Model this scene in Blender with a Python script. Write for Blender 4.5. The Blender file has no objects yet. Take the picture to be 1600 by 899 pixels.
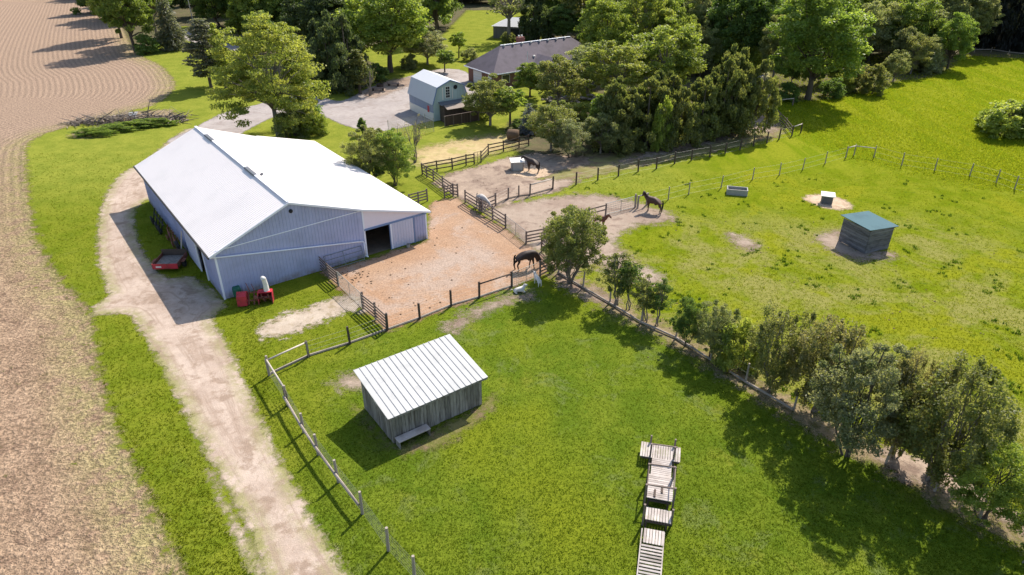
import bpy, bmesh, math, random
import numpy as np
from mathutils import Vector, Matrix
random.seed(7); rng = np.random.default_rng(7)
scene = bpy.context.scene
C = scene.collection
R = math.radians

# ------------------------------------------------------------------ camera, sky, sun, exposure
CAM_H, PITCH, FPX = 27.0, R(29.5), 1067.0
cam = bpy.data.objects.new('camera', bpy.data.cameras.new('camera'))
C.objects.link(cam); scene.camera = cam
cam.location = (0, 0, CAM_H); cam.rotation_euler = (R(90) - PITCH, 0, 0)
cam.data.sensor_width = 36; cam.data.lens = FPX / 1600 * 36
cam.data.clip_start = .5; cam.data.clip_end = 6000
scene.render.resolution_x = 1024; scene.render.resolution_y = 575
SUN_AZ, SUN_EL = R(59), R(46)                    # azimuth from +x
sdir = Vector((math.cos(SUN_AZ) * math.cos(SUN_EL), math.sin(SUN_AZ) * math.cos(SUN_EL), math.sin(SUN_EL)))
w = bpy.data.worlds.new('World'); scene.world = w; w.use_nodes = True
nt = w.node_tree; bgn = nt.nodes['Background']; bgn.inputs[1].default_value = .135
sky = nt.nodes.new('ShaderNodeTexSky'); sky.sky_type = 'NISHITA'; sky.sun_disc = False
sky.sun_elevation = SUN_EL; sky.sun_rotation = R(90) - SUN_AZ; sky.air_density = 1.2; sky.dust_density = 1.5
nt.links.new(sky.outputs[0], bgn.inputs[0])
sl = bpy.data.lights.new('sun', 'SUN'); sl.energy = 5.0; sl.angle = R(.55); sl.color = (1, .92, .80)
so = bpy.data.objects.new('sun', sl); C.objects.link(so); so.rotation_euler = sdir.to_track_quat('Z', 'Y').to_euler(); so.location = (30, 50, 60)
scene.view_settings.view_transform = 'Standard'; scene.view_settings.look = 'None'
scene.view_settings.gamma = 1; scene.view_settings.use_curve_mapping = False
scene.view_settings.exposure = .58
try:
    scene.cycles.max_bounces = 6; scene.cycles.transparent_max_bounces = 12
except Exception: pass

# ------------------------------------------------------------------ survey helper: a sighting turned into a point on the land
SP, CP = math.sin(PITCH), math.cos(PITCH)
def G(u, v, z=0.0):
    q = (449.5 - v)
    d = Vector(((u - 800), q * SP + FPX * CP, q * CP - FPX * SP))
    t = (z - CAM_H) / d.z
    return Vector((d.x * t, d.y * t, z))
def rise(p, vt):                                  # height of something on p seen up to row vt
    q = (449.5 - vt) / FPX
    return CAM_H + p.y * (q * CP - SP) / (CP + q * SP)
def depth(p): return p.y * CP - (p.z - CAM_H) * SP

# ------------------------------------------------------------------ materials
def N(nt, typ, **k):
    n = nt.nodes.new(typ)
    for a, b in k.items():
        if a.startswith('i_'):
            n.inputs[a[2:].replace('_', ' ')].default_value = b
        else: setattr(n, a, b)
    return n
def newmat(name):
    m = bpy.data.materials.new(name); m.use_nodes = True
    nt = m.node_tree; nt.nodes.clear()
    out = N(nt, 'ShaderNodeOutputMaterial'); b = N(nt, 'ShaderNodeBsdfPrincipled')
    nt.links.new(b.outputs[0], out.inputs[0])
    return m, nt, b, out
class NT:
    def __init__(s, nt): s.nt = nt; s.geo = N(nt, 'ShaderNodeNewGeometry').outputs['Position']; s.L = nt.links.new
    def val(s, x): return x
    def noise(s, scale, detail=3, rough=.6, vec=None, dist=0):
        n = N(s.nt, 'ShaderNodeTexNoise'); n.inputs['Scale'].default_value = scale; n.inputs['Detail'].default_value = detail
        n.inputs['Roughness'].default_value = rough; n.inputs['Distortion'].default_value = dist
        s.L(vec or s.geo, n.inputs['Vector']); return n.outputs['Fac']
    def math(s, op, a, b=None, c=None, clamp=False):
        n = N(s.nt, 'ShaderNodeMath', operation=op, use_clamp=clamp)
        for i, x in enumerate((a, b, c)):
            if x is None: continue
            if hasattr(x, 'links'): s.L(x, n.inputs[i])
            else: n.inputs[i].default_value = x
        return n.outputs[0]
    def ramp(s, x, a, b, lo=0, hi=1):
        n = N(s.nt, 'ShaderNodeMapRange', interpolation_type='SMOOTHSTEP'); s.L(x, n.inputs[0])
        for i, v in zip((1, 2, 3, 4), (a, b, lo, hi)): n.inputs[i].default_value = v
        return n.outputs[0]
    def mix(s, f, a, b, mode='MIX'):
        n = N(s.nt, 'ShaderNodeMix', data_type='RGBA', blend_type=mode)
        for i, x in ((0, f), (6, a), (7, b)):
            if hasattr(x, 'links'): s.L(x, n.inputs[i])
            elif i == 0: n.inputs[0].default_value = x
            else: n.inputs[i].default_value = (*x, 1)
        return n.outputs[2]
    def attr(s, name, typ='GEOMETRY'):
        n = N(s.nt, 'ShaderNodeAttribute', attribute_name=name, attribute_type=typ); return n
    def scale(s, v, xyz, src=None):
        n = N(s.nt, 'ShaderNodeVectorMath', operation='MULTIPLY'); s.L(src or s.geo, n.inputs[0]); n.inputs[1].default_value = xyz
        return n.outputs[0]
    def bump(s, h, strength, dist, bsdf):
        n = N(s.nt, 'ShaderNodeBump'); n.inputs['Strength'].default_value = strength; n.inputs['Distance'].default_value = dist
        s.L(h, n.inputs['Height']); s.L(n.outputs[0], bsdf.inputs['Normal'])
def mat(name, col, rough=.7, tint=0., noise=0., nscale=3., stretch=(1, 1, 1), col2=None, c2=(.45, .65), c2scale=1., bump=0, metal=0, spec=.3):
    m, nt, b, out = newmat(name); n = NT(nt)
    tc = N(nt, 'ShaderNodeTexCoord').outputs['Object']
    v = n.scale(None, stretch, tc)
    c = col
    if col2 is not None: c = n.mix(n.ramp(n.noise(c2scale, 5, .65, v), *c2), col, col2)
    f = None
    if tint: f = n.math('MULTIPLY_ADD', n.attr('tint').outputs['Fac'], tint, 1 - tint / 2)
    if noise:
        g = n.math('MULTIPLY_ADD', n.noise(nscale, 4, .65, v), noise * 2, 1 - noise)
        f = n.math('MULTIPLY', f, g) if f is not None else g
    if f is not None:
        x = N(nt, 'ShaderNodeVectorMath', operation='SCALE')
        if hasattr(c, 'links'): n.L(c, x.inputs[0])
        else: x.inputs[0].default_value = c
        n.L(f, x.inputs['Scale']); n.L(x.outputs[0], b.inputs['Base Color'])
    elif hasattr(c, 'links'): n.L(c, b.inputs['Base Color'])
    else: b.inputs['Base Color'].default_value = (*c, 1)
    b.inputs['Roughness'].default_value = rough; b.inputs['Metallic'].default_value = metal
    b.inputs['Specular IOR Level'].default_value = spec
    if bump: n.bump(n.noise(nscale * 2, 4, .6, v), .6, bump, b)
    return m
M = {}
M['white_roof'] = mat('white_roof', (.76, .71, .70), .6, noise=.04, nscale=.5, col2=(.71, .665, .655), c2scale=.25)
M['shed_roof'] = mat('shed_roof', (.47, .47, .47), .7, tint=.30, noise=.08, nscale=1.2, col2=(.40, .405, .405), c2scale=.8)
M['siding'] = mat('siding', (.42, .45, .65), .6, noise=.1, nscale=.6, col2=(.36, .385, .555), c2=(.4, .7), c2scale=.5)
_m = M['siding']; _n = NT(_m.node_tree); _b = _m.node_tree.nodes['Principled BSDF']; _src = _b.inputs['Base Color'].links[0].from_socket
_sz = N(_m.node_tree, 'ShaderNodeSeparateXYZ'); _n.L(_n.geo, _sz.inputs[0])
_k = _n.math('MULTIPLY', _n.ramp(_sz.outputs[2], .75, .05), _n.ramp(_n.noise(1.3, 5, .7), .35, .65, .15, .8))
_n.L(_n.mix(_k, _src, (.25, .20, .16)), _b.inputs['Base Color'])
M['siding_light'] = mat('siding_light', (.56, .57, .70), .5, noise=.08, nscale=1.)
M['trim'] = mat('trim', (.78, .80, .88), .5)
M['blue_trim'] = mat('blue_trim', (.16, .24, .42), .5)
M['fascia'] = mat('fascia', (.78, .70, .78), .6, noise=.04)
M['dark'] = mat('dark', (.02, .02, .022), .7)
M['ridge'] = mat('ridge', (.12, .13, .15), .6, noise=.2)
M['old_wood'] = mat('old_wood', (.25, .228, .21), .85, tint=.65, noise=.4, nscale=2.2, stretch=(5, 5, .7), col2=(.135, .118, .105), c2scale=1.2, bump=.01)
M['plank'] = mat('plank', (.46, .41, .385), .85, tint=.3, noise=.25, nscale=4, col2=(.36, .31, .28), c2scale=1.5, bump=.006)
M['fence_wood'] = mat('fence_wood', (.20, .155, .135), .85, tint=.3, noise=.3, nscale=3, col2=(.12, .09, .08), c2scale=.8)
M['dark_fence'] = mat('dark_fence', (.085, .062, .052), .85, tint=.2, noise=.3, nscale=3)
M['pale_rail'] = mat('pale_rail', (.50, .44, .38), .8, noise=.25, nscale=2)
M['log'] = mat('log', (.33, .28, .24), .85, noise=.3, nscale=2, col2=(.2, .17, .15), c2scale=1)
M['wire'] = mat('wire', (.28, .27, .25), .5, metal=.3)
M['pipe'] = mat('pipe', (.16, .20, .22), .5, metal=.2)
M['galv'] = mat('galv', (.30, .30, .27), .5, noise=.1)
M['blue_roof'] = mat('blue_roof', (.082, .148, .172), .85, noise=.06, nscale=1.5, spec=.08, col2=(.07, .125, .148), c2scale=.5)
M['blue_metal'] = mat('blue_metal', (.18, .25, .42), .5, noise=.06)
M['red'] = mat('red', (.48, .035, .055), .45, noise=.2, nscale=4, col2=(.2, .035, .03), c2scale=2)
M['rust'] = mat('rust', (.20, .07, .05), .8, noise=.3, nscale=4, col2=(.11, .05, .04), c2scale=2)
M['white_paint'] = mat('white_paint', (.68, .66, .62), .6, noise=.08)
M['concrete'] = mat('concrete', (.34, .33, .31), .85, noise=.15, nscale=3)
M['green_plastic'] = mat('green_plastic', (.02, .12, .08), .5)
M['rubber'] = mat('rubber', (.025, .025, .025), .8)
M['steel'] = mat('steel', (.35, .35, .36), .4, metal=.5)
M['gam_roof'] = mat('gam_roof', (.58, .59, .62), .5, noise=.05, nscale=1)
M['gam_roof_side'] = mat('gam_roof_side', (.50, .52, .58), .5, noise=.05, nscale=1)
M['gam_front'] = mat('gam_front', (.42, .52, .52), .6, tint=.12, noise=.08, nscale=2)
M['gam_blue'] = mat('gam_blue', (.24, .29, .41), .6, tint=.12, noise=.08)
M['shingle'] = mat('shingle', (.145, .122, .142), .9, tint=.25, noise=.22, nscale=1.4, col2=(.115, .098, .112), c2scale=.5)
M['brick'] = mat('brick', (.19, .10, .08), .85, tint=.2, noise=.2, nscale=6)
M['glass'] = mat('glass', (.03, .035, .04), .12, spec=.6)
M['brown_board'] = mat('brown_board', (.085, .055, .045), .8, tint=.4, noise=.2)
M['tan_roof'] = mat('tan_roof', (.27, .22, .19), .8, noise=.15, nscale=2)
M['net'] = mat('net', (.36, .34, .26), .7)
M['far_roof'] = mat('far_roof', (.50, .51, .54), .6, noise=.08)
M['grey_board'] = mat('grey_board', (.14, .135, .135), .8, tint=.3)
M['hay'] = mat('hay', (.13, .085, .055), .95, noise=.4, nscale=6, bump=.03)
M['straw'] = mat('straw', (.46, .36, .22), .95, tint=.5, noise=.3, nscale=5)
M['stone'] = mat('stone', (.24, .21, .19), .9, tint=.6, noise=.3, nscale=4)
M['branch'] = mat('branch', (.20, .165, .14), .9, tint=.7, noise=.3)
M['bark'] = mat('bark', (.10, .078, .062), .9, noise=.35, nscale=2, stretch=(3, 3, .6))
M['bark_grey'] = mat('bark_grey', (.19, .165, .145), .9, noise=.3, nscale=2, stretch=(3, 3, .6))
M['coat_black'] = mat('coat_black', (.038, .024, .020), .62, noise=.25, nscale=3, spec=.4)
M['coat_bay'] = mat('coat_bay', (.13, .048, .028), .62, noise=.25, nscale=3, spec=.4)
M['coat_dark_bay'] = mat('coat_dark_bay', (.070, .034, .024), .62, noise=.25, nscale=3, spec=.4)
M['coat_grey'] = mat('coat_grey', (.42, .39, .37), .6, noise=.2, nscale=4, col2=(.27, .25, .24), c2scale=3)
M['coat_white'] = mat('coat_white', (.66, .62, .58), .7, noise=.1, nscale=5)
M['hair_dark'] = mat('hair_dark', (.012, .010, .010), .6)
M['hair_pale'] = mat('hair_pale', (.50, .47, .43), .7)

def leafmat(name):
    m, nt, b, out = newmat(name); n = NT(nt)
    oi = N(nt, 'ShaderNodeObjectInfo')
    t = n.attr('tint').outputs['Fac']
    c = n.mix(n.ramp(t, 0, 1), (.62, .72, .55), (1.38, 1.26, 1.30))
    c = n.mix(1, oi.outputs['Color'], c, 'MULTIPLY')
    b.inputs['Roughness'].default_value = .5; b.inputs['Specular IOR Level'].default_value = .42
    n.L(c, b.inputs['Base Color'])
    tr = N(nt, 'ShaderNodeBsdfTranslucent')
    c2 = n.mix(1, c, (1.5, 1.5, .8), 'MULTIPLY'); n.L(c2, tr.inputs[0])
    mx = N(nt, 'ShaderNodeMixShader'); mx.inputs[0].default_value = .52
    n.L(b.outputs[0], mx.inputs[1]); n.L(tr.outputs[0], mx.inputs[2]); n.L(mx.outputs[0], out.inputs[0])
    return m
M['leaf'] = leafmat('leaf')
M['grass_blade'] = leafmat('grass_blade'); M['grass_blade'].node_tree.nodes['Principled BSDF'].inputs['Specular IOR Level'].default_value = 0

# --- ground: grass, and the sheets that lie on it
HA, HB = G(873, 426), G(1600, 852)                # the hedge line, left of it the mown lawn
hn = Vector((-(HB - HA).y, (HB - HA).x, 0)).normalized()   # points to the pasture side
def grass_colour(n):
    sep = N(n.nt, 'ShaderNodeSeparateXYZ'); n.L(n.geo, sep.inputs[0])
    d = n.math('ADD', n.math('MULTIPLY', sep.outputs[0], hn.x), n.math('MULTIPLY', sep.outputs[1], hn.y))
    d = n.math('SUBTRACT', d, HA.dot(hn))
    big = n.noise(.06, 3, .6); mid = n.noise(.45, 4, .6); sm = n.noise(2.6, 4, .7); fine = n.noise(11, 3, .7)
    lawn = n.mix(n.ramp(mid, .35, .68), (.088, .135, .012), (.140, .180, .018))
    lawn = n.mix(n.ramp(n.noise(.33, 5, .75, dist=.6), .53, .64, 0, .7), lawn, (.128, .158, .048))
    lawn = n.mix(n.ramp(n.noise(.22, 5, .75), .56, .66, 0, .45), lawn, (.185, .188, .028))
    lawn = n.mix(n.ramp(n.noise(.75, 5, .8), .57, .66, 0, .6), lawn, (.054, .105, .008))
    lawn = n.mix(n.ramp(big, .45, .62), lawn, (.155, .185, .014))
    past = n.mix(n.ramp(mid, .35, .65), (.130, .170, .007), (.188, .212, .016))
    dry = n.math('MULTIPLY', n.ramp(n.noise(.13, 5, .72, dist=.5), .42, .58), n.math('MULTIPLY', n.ramp(sep.outputs[0], 52, 36), n.ramp(sep.outputs[1], 66, 56)))
    past = n.mix(dry, past, (.225, .215, .062))
    past = n.mix(n.ramp(n.noise(.11, 4, .6, dist=.5), .54, .62), past, (.200, .215, .014))
    past = n.mix(n.ramp(n.noise(.8, 5, .78), .57, .68, 0, .75), past, (.085, .135, .018))
    up = n.ramp(sep.outputs[1], 58, 76)                # lawns by the house, lighter and yellower
    upl = n.mix(n.ramp(mid, .35, .65), (.175, .205, .030), (.232, .248, .040))
    xf = n.ramp(sep.outputs[0], 12, 26)
    vg = n.math('MULTIPLY', n.ramp(sep.outputs[0], -9, -13), n.ramp(d, 1, 0)); lawn = n.mix(n.math('MULTIPLY', vg, .75), lawn, n.mix(n.ramp(mid, .35, .65), (.130, .162, .012), (.178, .195, .020)))
    upf = n.math('MULTIPLY', up, n.math('SUBTRACT', 1, xf))
    c = n.mix(n.ramp(d, -1.2, 1.2), lawn, past)
    tall = n.math('MULTIPLY', n.ramp(sep.outputs[1], 72, 82), xf)
    st = n.scale(None, (1.0, .22, 1))
    tg = n.mix(n.ramp(n.noise(.35, 4, .65, st), .4, .6), (.140, .190, .008), (.215, .236, .018))
    c = n.mix(tall, c, tg)
    c = n.mix(upf, c, upl)
    c = n.mix(n.ramp(sm, .38, .72, .0, .38), c, (.070, .105, .008))
    g = n.math('MULTIPLY_ADD', fine, 1.3, .35)
    x = N(n.nt, 'ShaderNodeVectorMath', operation='SCALE'); n.L(c, x.inputs[0]); n.L(g, x.inputs['Scale'])
    return x.outputs[0], n.math('ADD', n.math('MULTIPLY', sm, .6), n.math('MULTIPLY', fine, .4))
m, nt_, b, out = newmat('grass'); n = NT(nt_)
c, h = grass_colour(n); n.L(c, b.inputs['Base Color']); n.bump(h, .9, .12, b); b.inputs['Roughness'].default_value = 1; b.inputs['Specular IOR Level'].default_value = 0
M['grass'] = m
def sepy(n):
    q = N(n.nt, 'ShaderNodeSeparateXYZ'); n.L(n.geo, q.inputs[0]); return q.outputs[1]
def groundmat(name, c1, c2, c3=None, amp=1.2, soft=.25, s=(.5, 3, 14), fine=.5, rows=None, bump=.04, cover=1., weeds=0, streak=0, rim=None, far=None, pale=None, crisp=None):
    m, nt, b, out = newmat(name); n = NT(nt)
    e = n.attr('edge').outputs['Fac']
    c = n.mix(n.ramp(n.noise(s[0], 4, .65), .38, .62), c1, c2)
    if c3: c = n.mix(n.ramp(n.noise(s[0] * 2.3, 5, .7, dist=.4), .49, .63), c, c3)
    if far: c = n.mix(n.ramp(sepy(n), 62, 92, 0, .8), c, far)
    if pale: c = n.mix(n.math('MULTIPLY', n.ramp(e, 1.5, 5.5), n.ramp(n.noise(.3, 5, .7), .33, .56)), c, pale)
    if rim:
        rr_ = n.math('MULTIPLY', n.ramp(e, rim[1], 0), n.ramp(n.noise(.7, 5, .8), .36, .58)); c = n.mix(rr_, c, rim[0])
    if streak:
        cb = N(nt, 'ShaderNodeCombineXYZ'); sp_ = N(nt, 'ShaderNodeSeparateXYZ'); n.L(n.geo, sp_.inputs[0]); n.L(e, cb.inputs[0]); n.L(n.math('MULTIPLY', sp_.outputs[1], .06), cb.inputs[1])
        c = n.mix(n.ramp(n.noise(streak, 4, .6, cb.outputs[0]), .50, .66, 0, .65), c, c3 or c1)
    f = n.noise(s[2], 3, .75)
    if crisp: f = n.ramp(f, *crisp)
    g = n.math('MULTIPLY_ADD', f, fine * 2, 1 - fine)
    g = n.math('MULTIPLY', g, n.math('MULTIPLY_ADD', n.noise(s[1], 4, .7), .5, .75))
    hgt = f
    if rows:
        ph = n.math('ADD', n.math('MULTIPLY', e, 2 * math.pi / rows), n.math('MULTIPLY', n.noise(.1, 2), .4))
        r = n.math('SINE', ph)
        r = n.math('MULTIPLY', r, n.ramp(sepy(n), 50, 80, .30, 1))
        g = n.math('MULTIPLY', g, n.math('MULTIPLY_ADD', r, .11, 1))
        hgt = n.math('MULTIPLY_ADD', r, .25, f)
    x = N(nt, 'ShaderNodeVectorMath', operation='SCALE'); n.L(c, x.inputs[0]); n.L(g, x.inputs['Scale'])
    n.L(x.outputs[0], b.inputs['Base Color']); b.inputs['Roughness'].default_value = .95; b.inputs['Specular IOR Level'].default_value = .1
    n.bump(hgt, .8, bump, b)
    k = n.math('ADD', n.math('MULTIPLY', n.math('SUBTRACT', n.noise(1.1, 6, .78), .5), amp * 2.4), e)
    k = n.ramp(k, -soft, soft, 0, cover)
    if weeds: k = n.math('MULTIPLY', k, n.math('SUBTRACT', 1, n.math('MULTIPLY', n.ramp(n.noise(.8, 6, .8), .60, .70), n.ramp(e, weeds, 0))), None)
    tr = N(nt, 'ShaderNodeBsdfTransparent'); mx = N(nt, 'ShaderNodeMixShader')
    n.L(k, mx.inputs[0]); n.L(tr.outputs[0], mx.inputs[1]); n.L(b.outputs[0], mx.inputs[2]); n.L(mx.outputs[0], out.inputs[0])
    return m

# ------------------------------------------------------------------ mesh builder and scene helpers
class MB:
    def __init__(s): s.v = []; s.f = []; s.tt = []; s.t = .5
    def add(s, vs, fs):
        o = len(s.v); s.v += [tuple(x) for x in vs]
        for f in fs: s.f.append(tuple(i + o for i in f)); s.tt.append(s.t)
    def rt(s):
        s.t = random.random(); return s
    def hexa(s, b):                               # 4 bottom + 4 top
        s.add(b, [(3, 2, 1, 0), (4, 5, 6, 7), (0, 1, 5, 4), (1, 2, 6, 5), (2, 3, 7, 6), (3, 0, 4, 7)])
    def box(s, x0, x1, y0, y1, z0, z1):
        s.hexa([(x0, y0, z0), (x1, y0, z0), (x1, y1, z0), (x0, y1, z0), (x0, y0, z1), (x1, y0, z1), (x1, y1, z1), (x0, y1, z1)])
    def bar(s, p, q, w, h, up=(0, 0, 1)):
        p, q = Vector(p), Vector(q); d = (q - p).normalized(); u = Vector(up)
        if abs(d.dot(u)) > .95: u = Vector((0, 1, 0))
        sd = d.cross(u).normalized(); u = sd.cross(d).normalized()
        a = sd * w / 2; c = u * h / 2
        s.hexa([p - a - c, p + a - c, q + a - c, q - a - c, p - a + c, p + a + c, q + a + c, q - a + c])
    def tube(s, p, q, r0, r1=None, n=8, cap=True):
        r1 = r0 if r1 is None else r1
        p, q = Vector(p), Vector(q); d = (q - p).normalized(); u = Vector((0, 0, 1)) if abs(d.z) < .9 else Vector((1, 0, 0))
        a = d.cross(u).normalized(); b_ = d.cross(a)
        vs = [c + (a * math.cos(6.2832 * i / n) + b_ * math.sin(6.2832 * i / n)) * r for c, r in ((p, r0), (q, r1)) for i in range(n)]
        fs = [(i, (i + 1) % n, n + (i + 1) % n, n + i) for i in range(n)]
        if cap: fs += [tuple(range(n))[::-1], tuple(range(n, 2 * n))]
        s.add(vs, fs)
    def path(s, pts, rs, n=6):
        for i in range(len(pts) - 1): s.tube(pts[i], pts[i + 1], rs[i], rs[i + 1], n, cap=(i == len(pts) - 2))
    def lathe(s, prof, c=(0, 0, 0), n=16):
        vs = [(c[0] + r * math.cos(6.2832 * i / n), c[1] + r * math.sin(6.2832 * i / n), c[2] + z) for r, z in prof for i in range(n)]
        fs = [(k * n + i, k * n + (i + 1) % n, (k + 1) * n + (i + 1) % n, (k + 1) * n + i) for k in range(len(prof) - 1) for i in range(n)]
        s.add(vs, fs + [tuple(range(n))[::-1], tuple(range((len(prof) - 1) * n, len(prof) * n))])
    def slab(s, poly, t):                         # planar polygon given a thickness along its normal (downwards side)
        P = [Vector(p) for p in poly]; nn = (P[1] - P[0]).cross(P[2] - P[0]).normalized()
        if nn.z < 0: P.reverse(); nn = -nn
        k = len(P); s.add(P + [p - nn * t for p in P], [tuple(range(k)), tuple(range(k, 2 * k))[::-1]] + [(i + k, (i + 1) % k + k, (i + 1) % k, i) for i in range(k)])
    def extr(s, poly, vec):                       # polygon extruded by a vector
        P = [Vector(p) for p in poly]; vec = Vector(vec); k = len(P)
        s.add(P + [p + vec for p in P], [tuple(range(k))[::-1], tuple(range(k, 2 * k))] + [(i, (i + 1) % k, (i + 1) % k + k, i + k) for i in range(k)])
    def build(s, name, m, parent=None, smooth=False, link=True):
        me = bpy.data.meshes.new(name); me.from_pydata(s.v, [], s.f); me.update()
        bm = bmesh.new(); bm.from_mesh(me); bmesh.ops.recalc_face_normals(bm, faces=bm.faces); bm.to_mesh(me); bm.free()
        a = me.attributes.new('tint', 'FLOAT', 'FACE'); a.data.foreach_set('value', s.tt)
        me.materials.append(m if not isinstance(m, str) else M[m])
        if smooth: me.polygons.foreach_set('use_smooth', [True] * len(me.polygons))
        o = bpy.data.objects.new(name, me); C.objects.link(o)
        if parent: o.parent = parent
        return o
def tag(o, label, cat, group=None, kind=None):
    o['label'] = label
    if cat: o['category'] = cat
    if group: o['group'] = group
    if kind: o['kind'] = kind
    return o
def thing(name, loc, rz, label, cat, group=None):
    o = bpy.data.objects.new(name, None); o.empty_display_size = .3; C.objects.link(o)
    o.location = loc; o.rotation_euler = (0, 0, rz)
    return tag(o, label, cat, group)
def linkcopy(src, parent, loc, rot=None, scale=None):
    o = src.copy(); C.objects.link(o); o.parent = parent; o.location = loc
    if rot is not None: o.rotation_euler = rot
    if scale is not None: o.scale = scale
    return o
def fr(ax):                                       # rotation about z for a local x axis
    return math.atan2(ax.y, ax.x)

# ------------------------------------------------------------------ land
g = MB()
me = bpy.data.meshes.new('ground'); S = 3000
me.from_pydata([(-S, -S, 0), (S, -S, 0), (S, S, 0), (-S, S, 0)], [], [(0, 1, 2, 3)]); me.materials.append(M['grass'])
go = bpy.data.objects.new('ground', me); C.objects.link(go); go['kind'] = 'structure'
def smooth_poly(P, k=4):                          # Catmull-Rom
    P = np.array(P, float); n_ = len(P); o = []
    for i in range(n_):
        a, b_, c_, d = P[i - 1], P[i], P[(i + 1) % n_], P[(i + 2) % n_]
        for t in np.arange(k) / k:
            o.append(.5 * ((2 * b_) + (c_ - a) * t + (2 * a - 5 * b_ + 4 * c_ - d) * t * t + (3 * b_ - a - 3 * c_ + d) * t ** 3))
    return np.array(o)
def sdist(P, X):
    d = np.full(len(X), 1e9); ins = np.zeros(len(X), bool)
    for i in range(len(P)):
        a, b_ = P[i], P[(i + 1) % len(P)]; ab = b_ - a
        t = np.clip(((X - a) @ ab) / (ab @ ab + 1e-12), 0, 1)
        d = np.minimum(d, np.hypot(*(X - a - t[:, None] * ab).T))
        cr = ((a[1] > X[:, 1]) != (b_[1] > X[:, 1]))
        xx = a[0] + (X[:, 1] - a[1]) * (b_[0] - a[0]) / (b_[1] - a[1] + 1e-12)
        ins ^= cr & (X[:, 0] < xx)
    return np.where(ins, d, -d)
BARE = []                                         # polygons where no grass tufts grow
def patch(name, px, z, m, cell=.6, margin=1.2, world=False, smooth=True, bare=True, lim=400):
    P = np.array([(G(*q).xy if not world else q) for q in px], float)
    if smooth: P = smooth_poly(P)
    if bare: BARE.append(P)
    lo, hi = P.min(0) - margin, P.max(0) + margin
    hi = np.minimum(hi, lim); lo = np.maximum(lo, -lim)
    nx, ny = [int(k) + 2 for k in (hi - lo) / cell]
    xs = lo[0] + np.arange(nx) * cell; ys = lo[1] + np.arange(ny) * cell
    X = np.stack(np.meshgrid(xs, ys), -1).reshape(-1, 2)
    D = sdist(P, X)
    idx = np.arange(nx * ny).reshape(ny, nx)
    q = np.stack([idx[:-1, :-1], idx[:-1, 1:], idx[1:, 1:], idx[1:, :-1]], -1).reshape(-1, 4)
    q = q[(D[q].max(1) > -margin)]
    us = np.unique(q); mp = np.zeros(nx * ny, int); mp[us] = np.arange(len(us)); q = mp[q]
    me = bpy.data.meshes.new(name)
    me.from_pydata([(x, y, z) for x, y in X[us]], [], [tuple(map(int, f)) for f in q])
    at = me.attributes.new('edge', 'FLOAT', 'POINT'); at.data.foreach_set('value', D[us].astype(np.float32))
    me.materials.append(m); o = bpy.data.objects.new(name, me); C.objects.link(o); o['kind'] = 'structure'
    return o
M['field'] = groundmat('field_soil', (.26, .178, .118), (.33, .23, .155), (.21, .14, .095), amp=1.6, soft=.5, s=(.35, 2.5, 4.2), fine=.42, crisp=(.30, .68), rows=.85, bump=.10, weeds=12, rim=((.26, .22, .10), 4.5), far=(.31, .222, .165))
M['gravel'] = groundmat('pale_gravel', (.38, .295, .24), (.45, .36, .30), (.29, .215, .165), amp=.9, soft=.25, s=(.3, 2, 14), fine=.3, streak=2.4, rim=((.25, .235, .10), 1.3))
M['asphalt'] = groundmat('old_asphalt', (.31, .275, .265), (.36, .32, .305), (.28, .24, .225), amp=.5, soft=.3, s=(.15, 1.5, 12), fine=.12)
M['sand'] = groundmat('yard_sand', (.32, .195, .122), (.34, .22, .145), (.34, .25, .195), amp=1.0, soft=.4, s=(.11, 1.3, 6.5), fine=.75, pale=(.35, .27, .22))
M['gravel2'] = groundmat('thin_gravel', (.38, .31, .245), (.45, .38, .31), (.30, .24, .16), amp=2.2, soft=.5, s=(.4, 2, 12), fine=.35)
M['mud'] = groundmat('paddock_mud', (.27, .205, .16), (.35, .27, .21), (.20, .145, .115), amp=1.6, soft=.5, s=(.2, 1.6, 9), fine=.4)
M['mud2'] = groundmat('worn_mud', (.30, .225, .18), (.36, .285, .23), (.24, .175, .14), amp=2.2, soft=.9, s=(.25, 1.6, 9), fine=.4, cover=.9)
M['strawg'] = groundmat('dry_straw', (.44, .33, .17), (.50, .39, .21), (.36, .32, .12), amp=3.0, soft=1.6, s=(.2, 1.6, 9), fine=.35, cover=.9)
M['feedhay'] = groundmat('spilled_hay', (.46, .34, .24), (.52, .40, .29), (.36, .26, .18), amp=.9, soft=.35, s=(.8, 4, 14), fine=.5)
M['track'] = groundmat('rutted_track', (.27, .20, .13), (.33, .25, .165), (.18, .145, .07), amp=2.4, soft=.8, s=(.4, 2, 9), fine=.5, cover=.8)
M['olive_track'] = groundmat('olive_track', (.185, .17, .06), (.25, .225, .10), (.20, .145, .09), amp=2.0, soft=.7, s=(.25, 1.6, 8), fine=.5, cover=.92)
M['shade_toned_soil'] = groundmat('soil_painted_shade', (.10, .085, .05), (.13, .11, .06), (.09, .10, .04), amp=1.4, soft=.8, s=(.3, 2, 9), fine=.5, cover=.9)  # bare woodland soil, its colour darkened to stand in for tree shade

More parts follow.
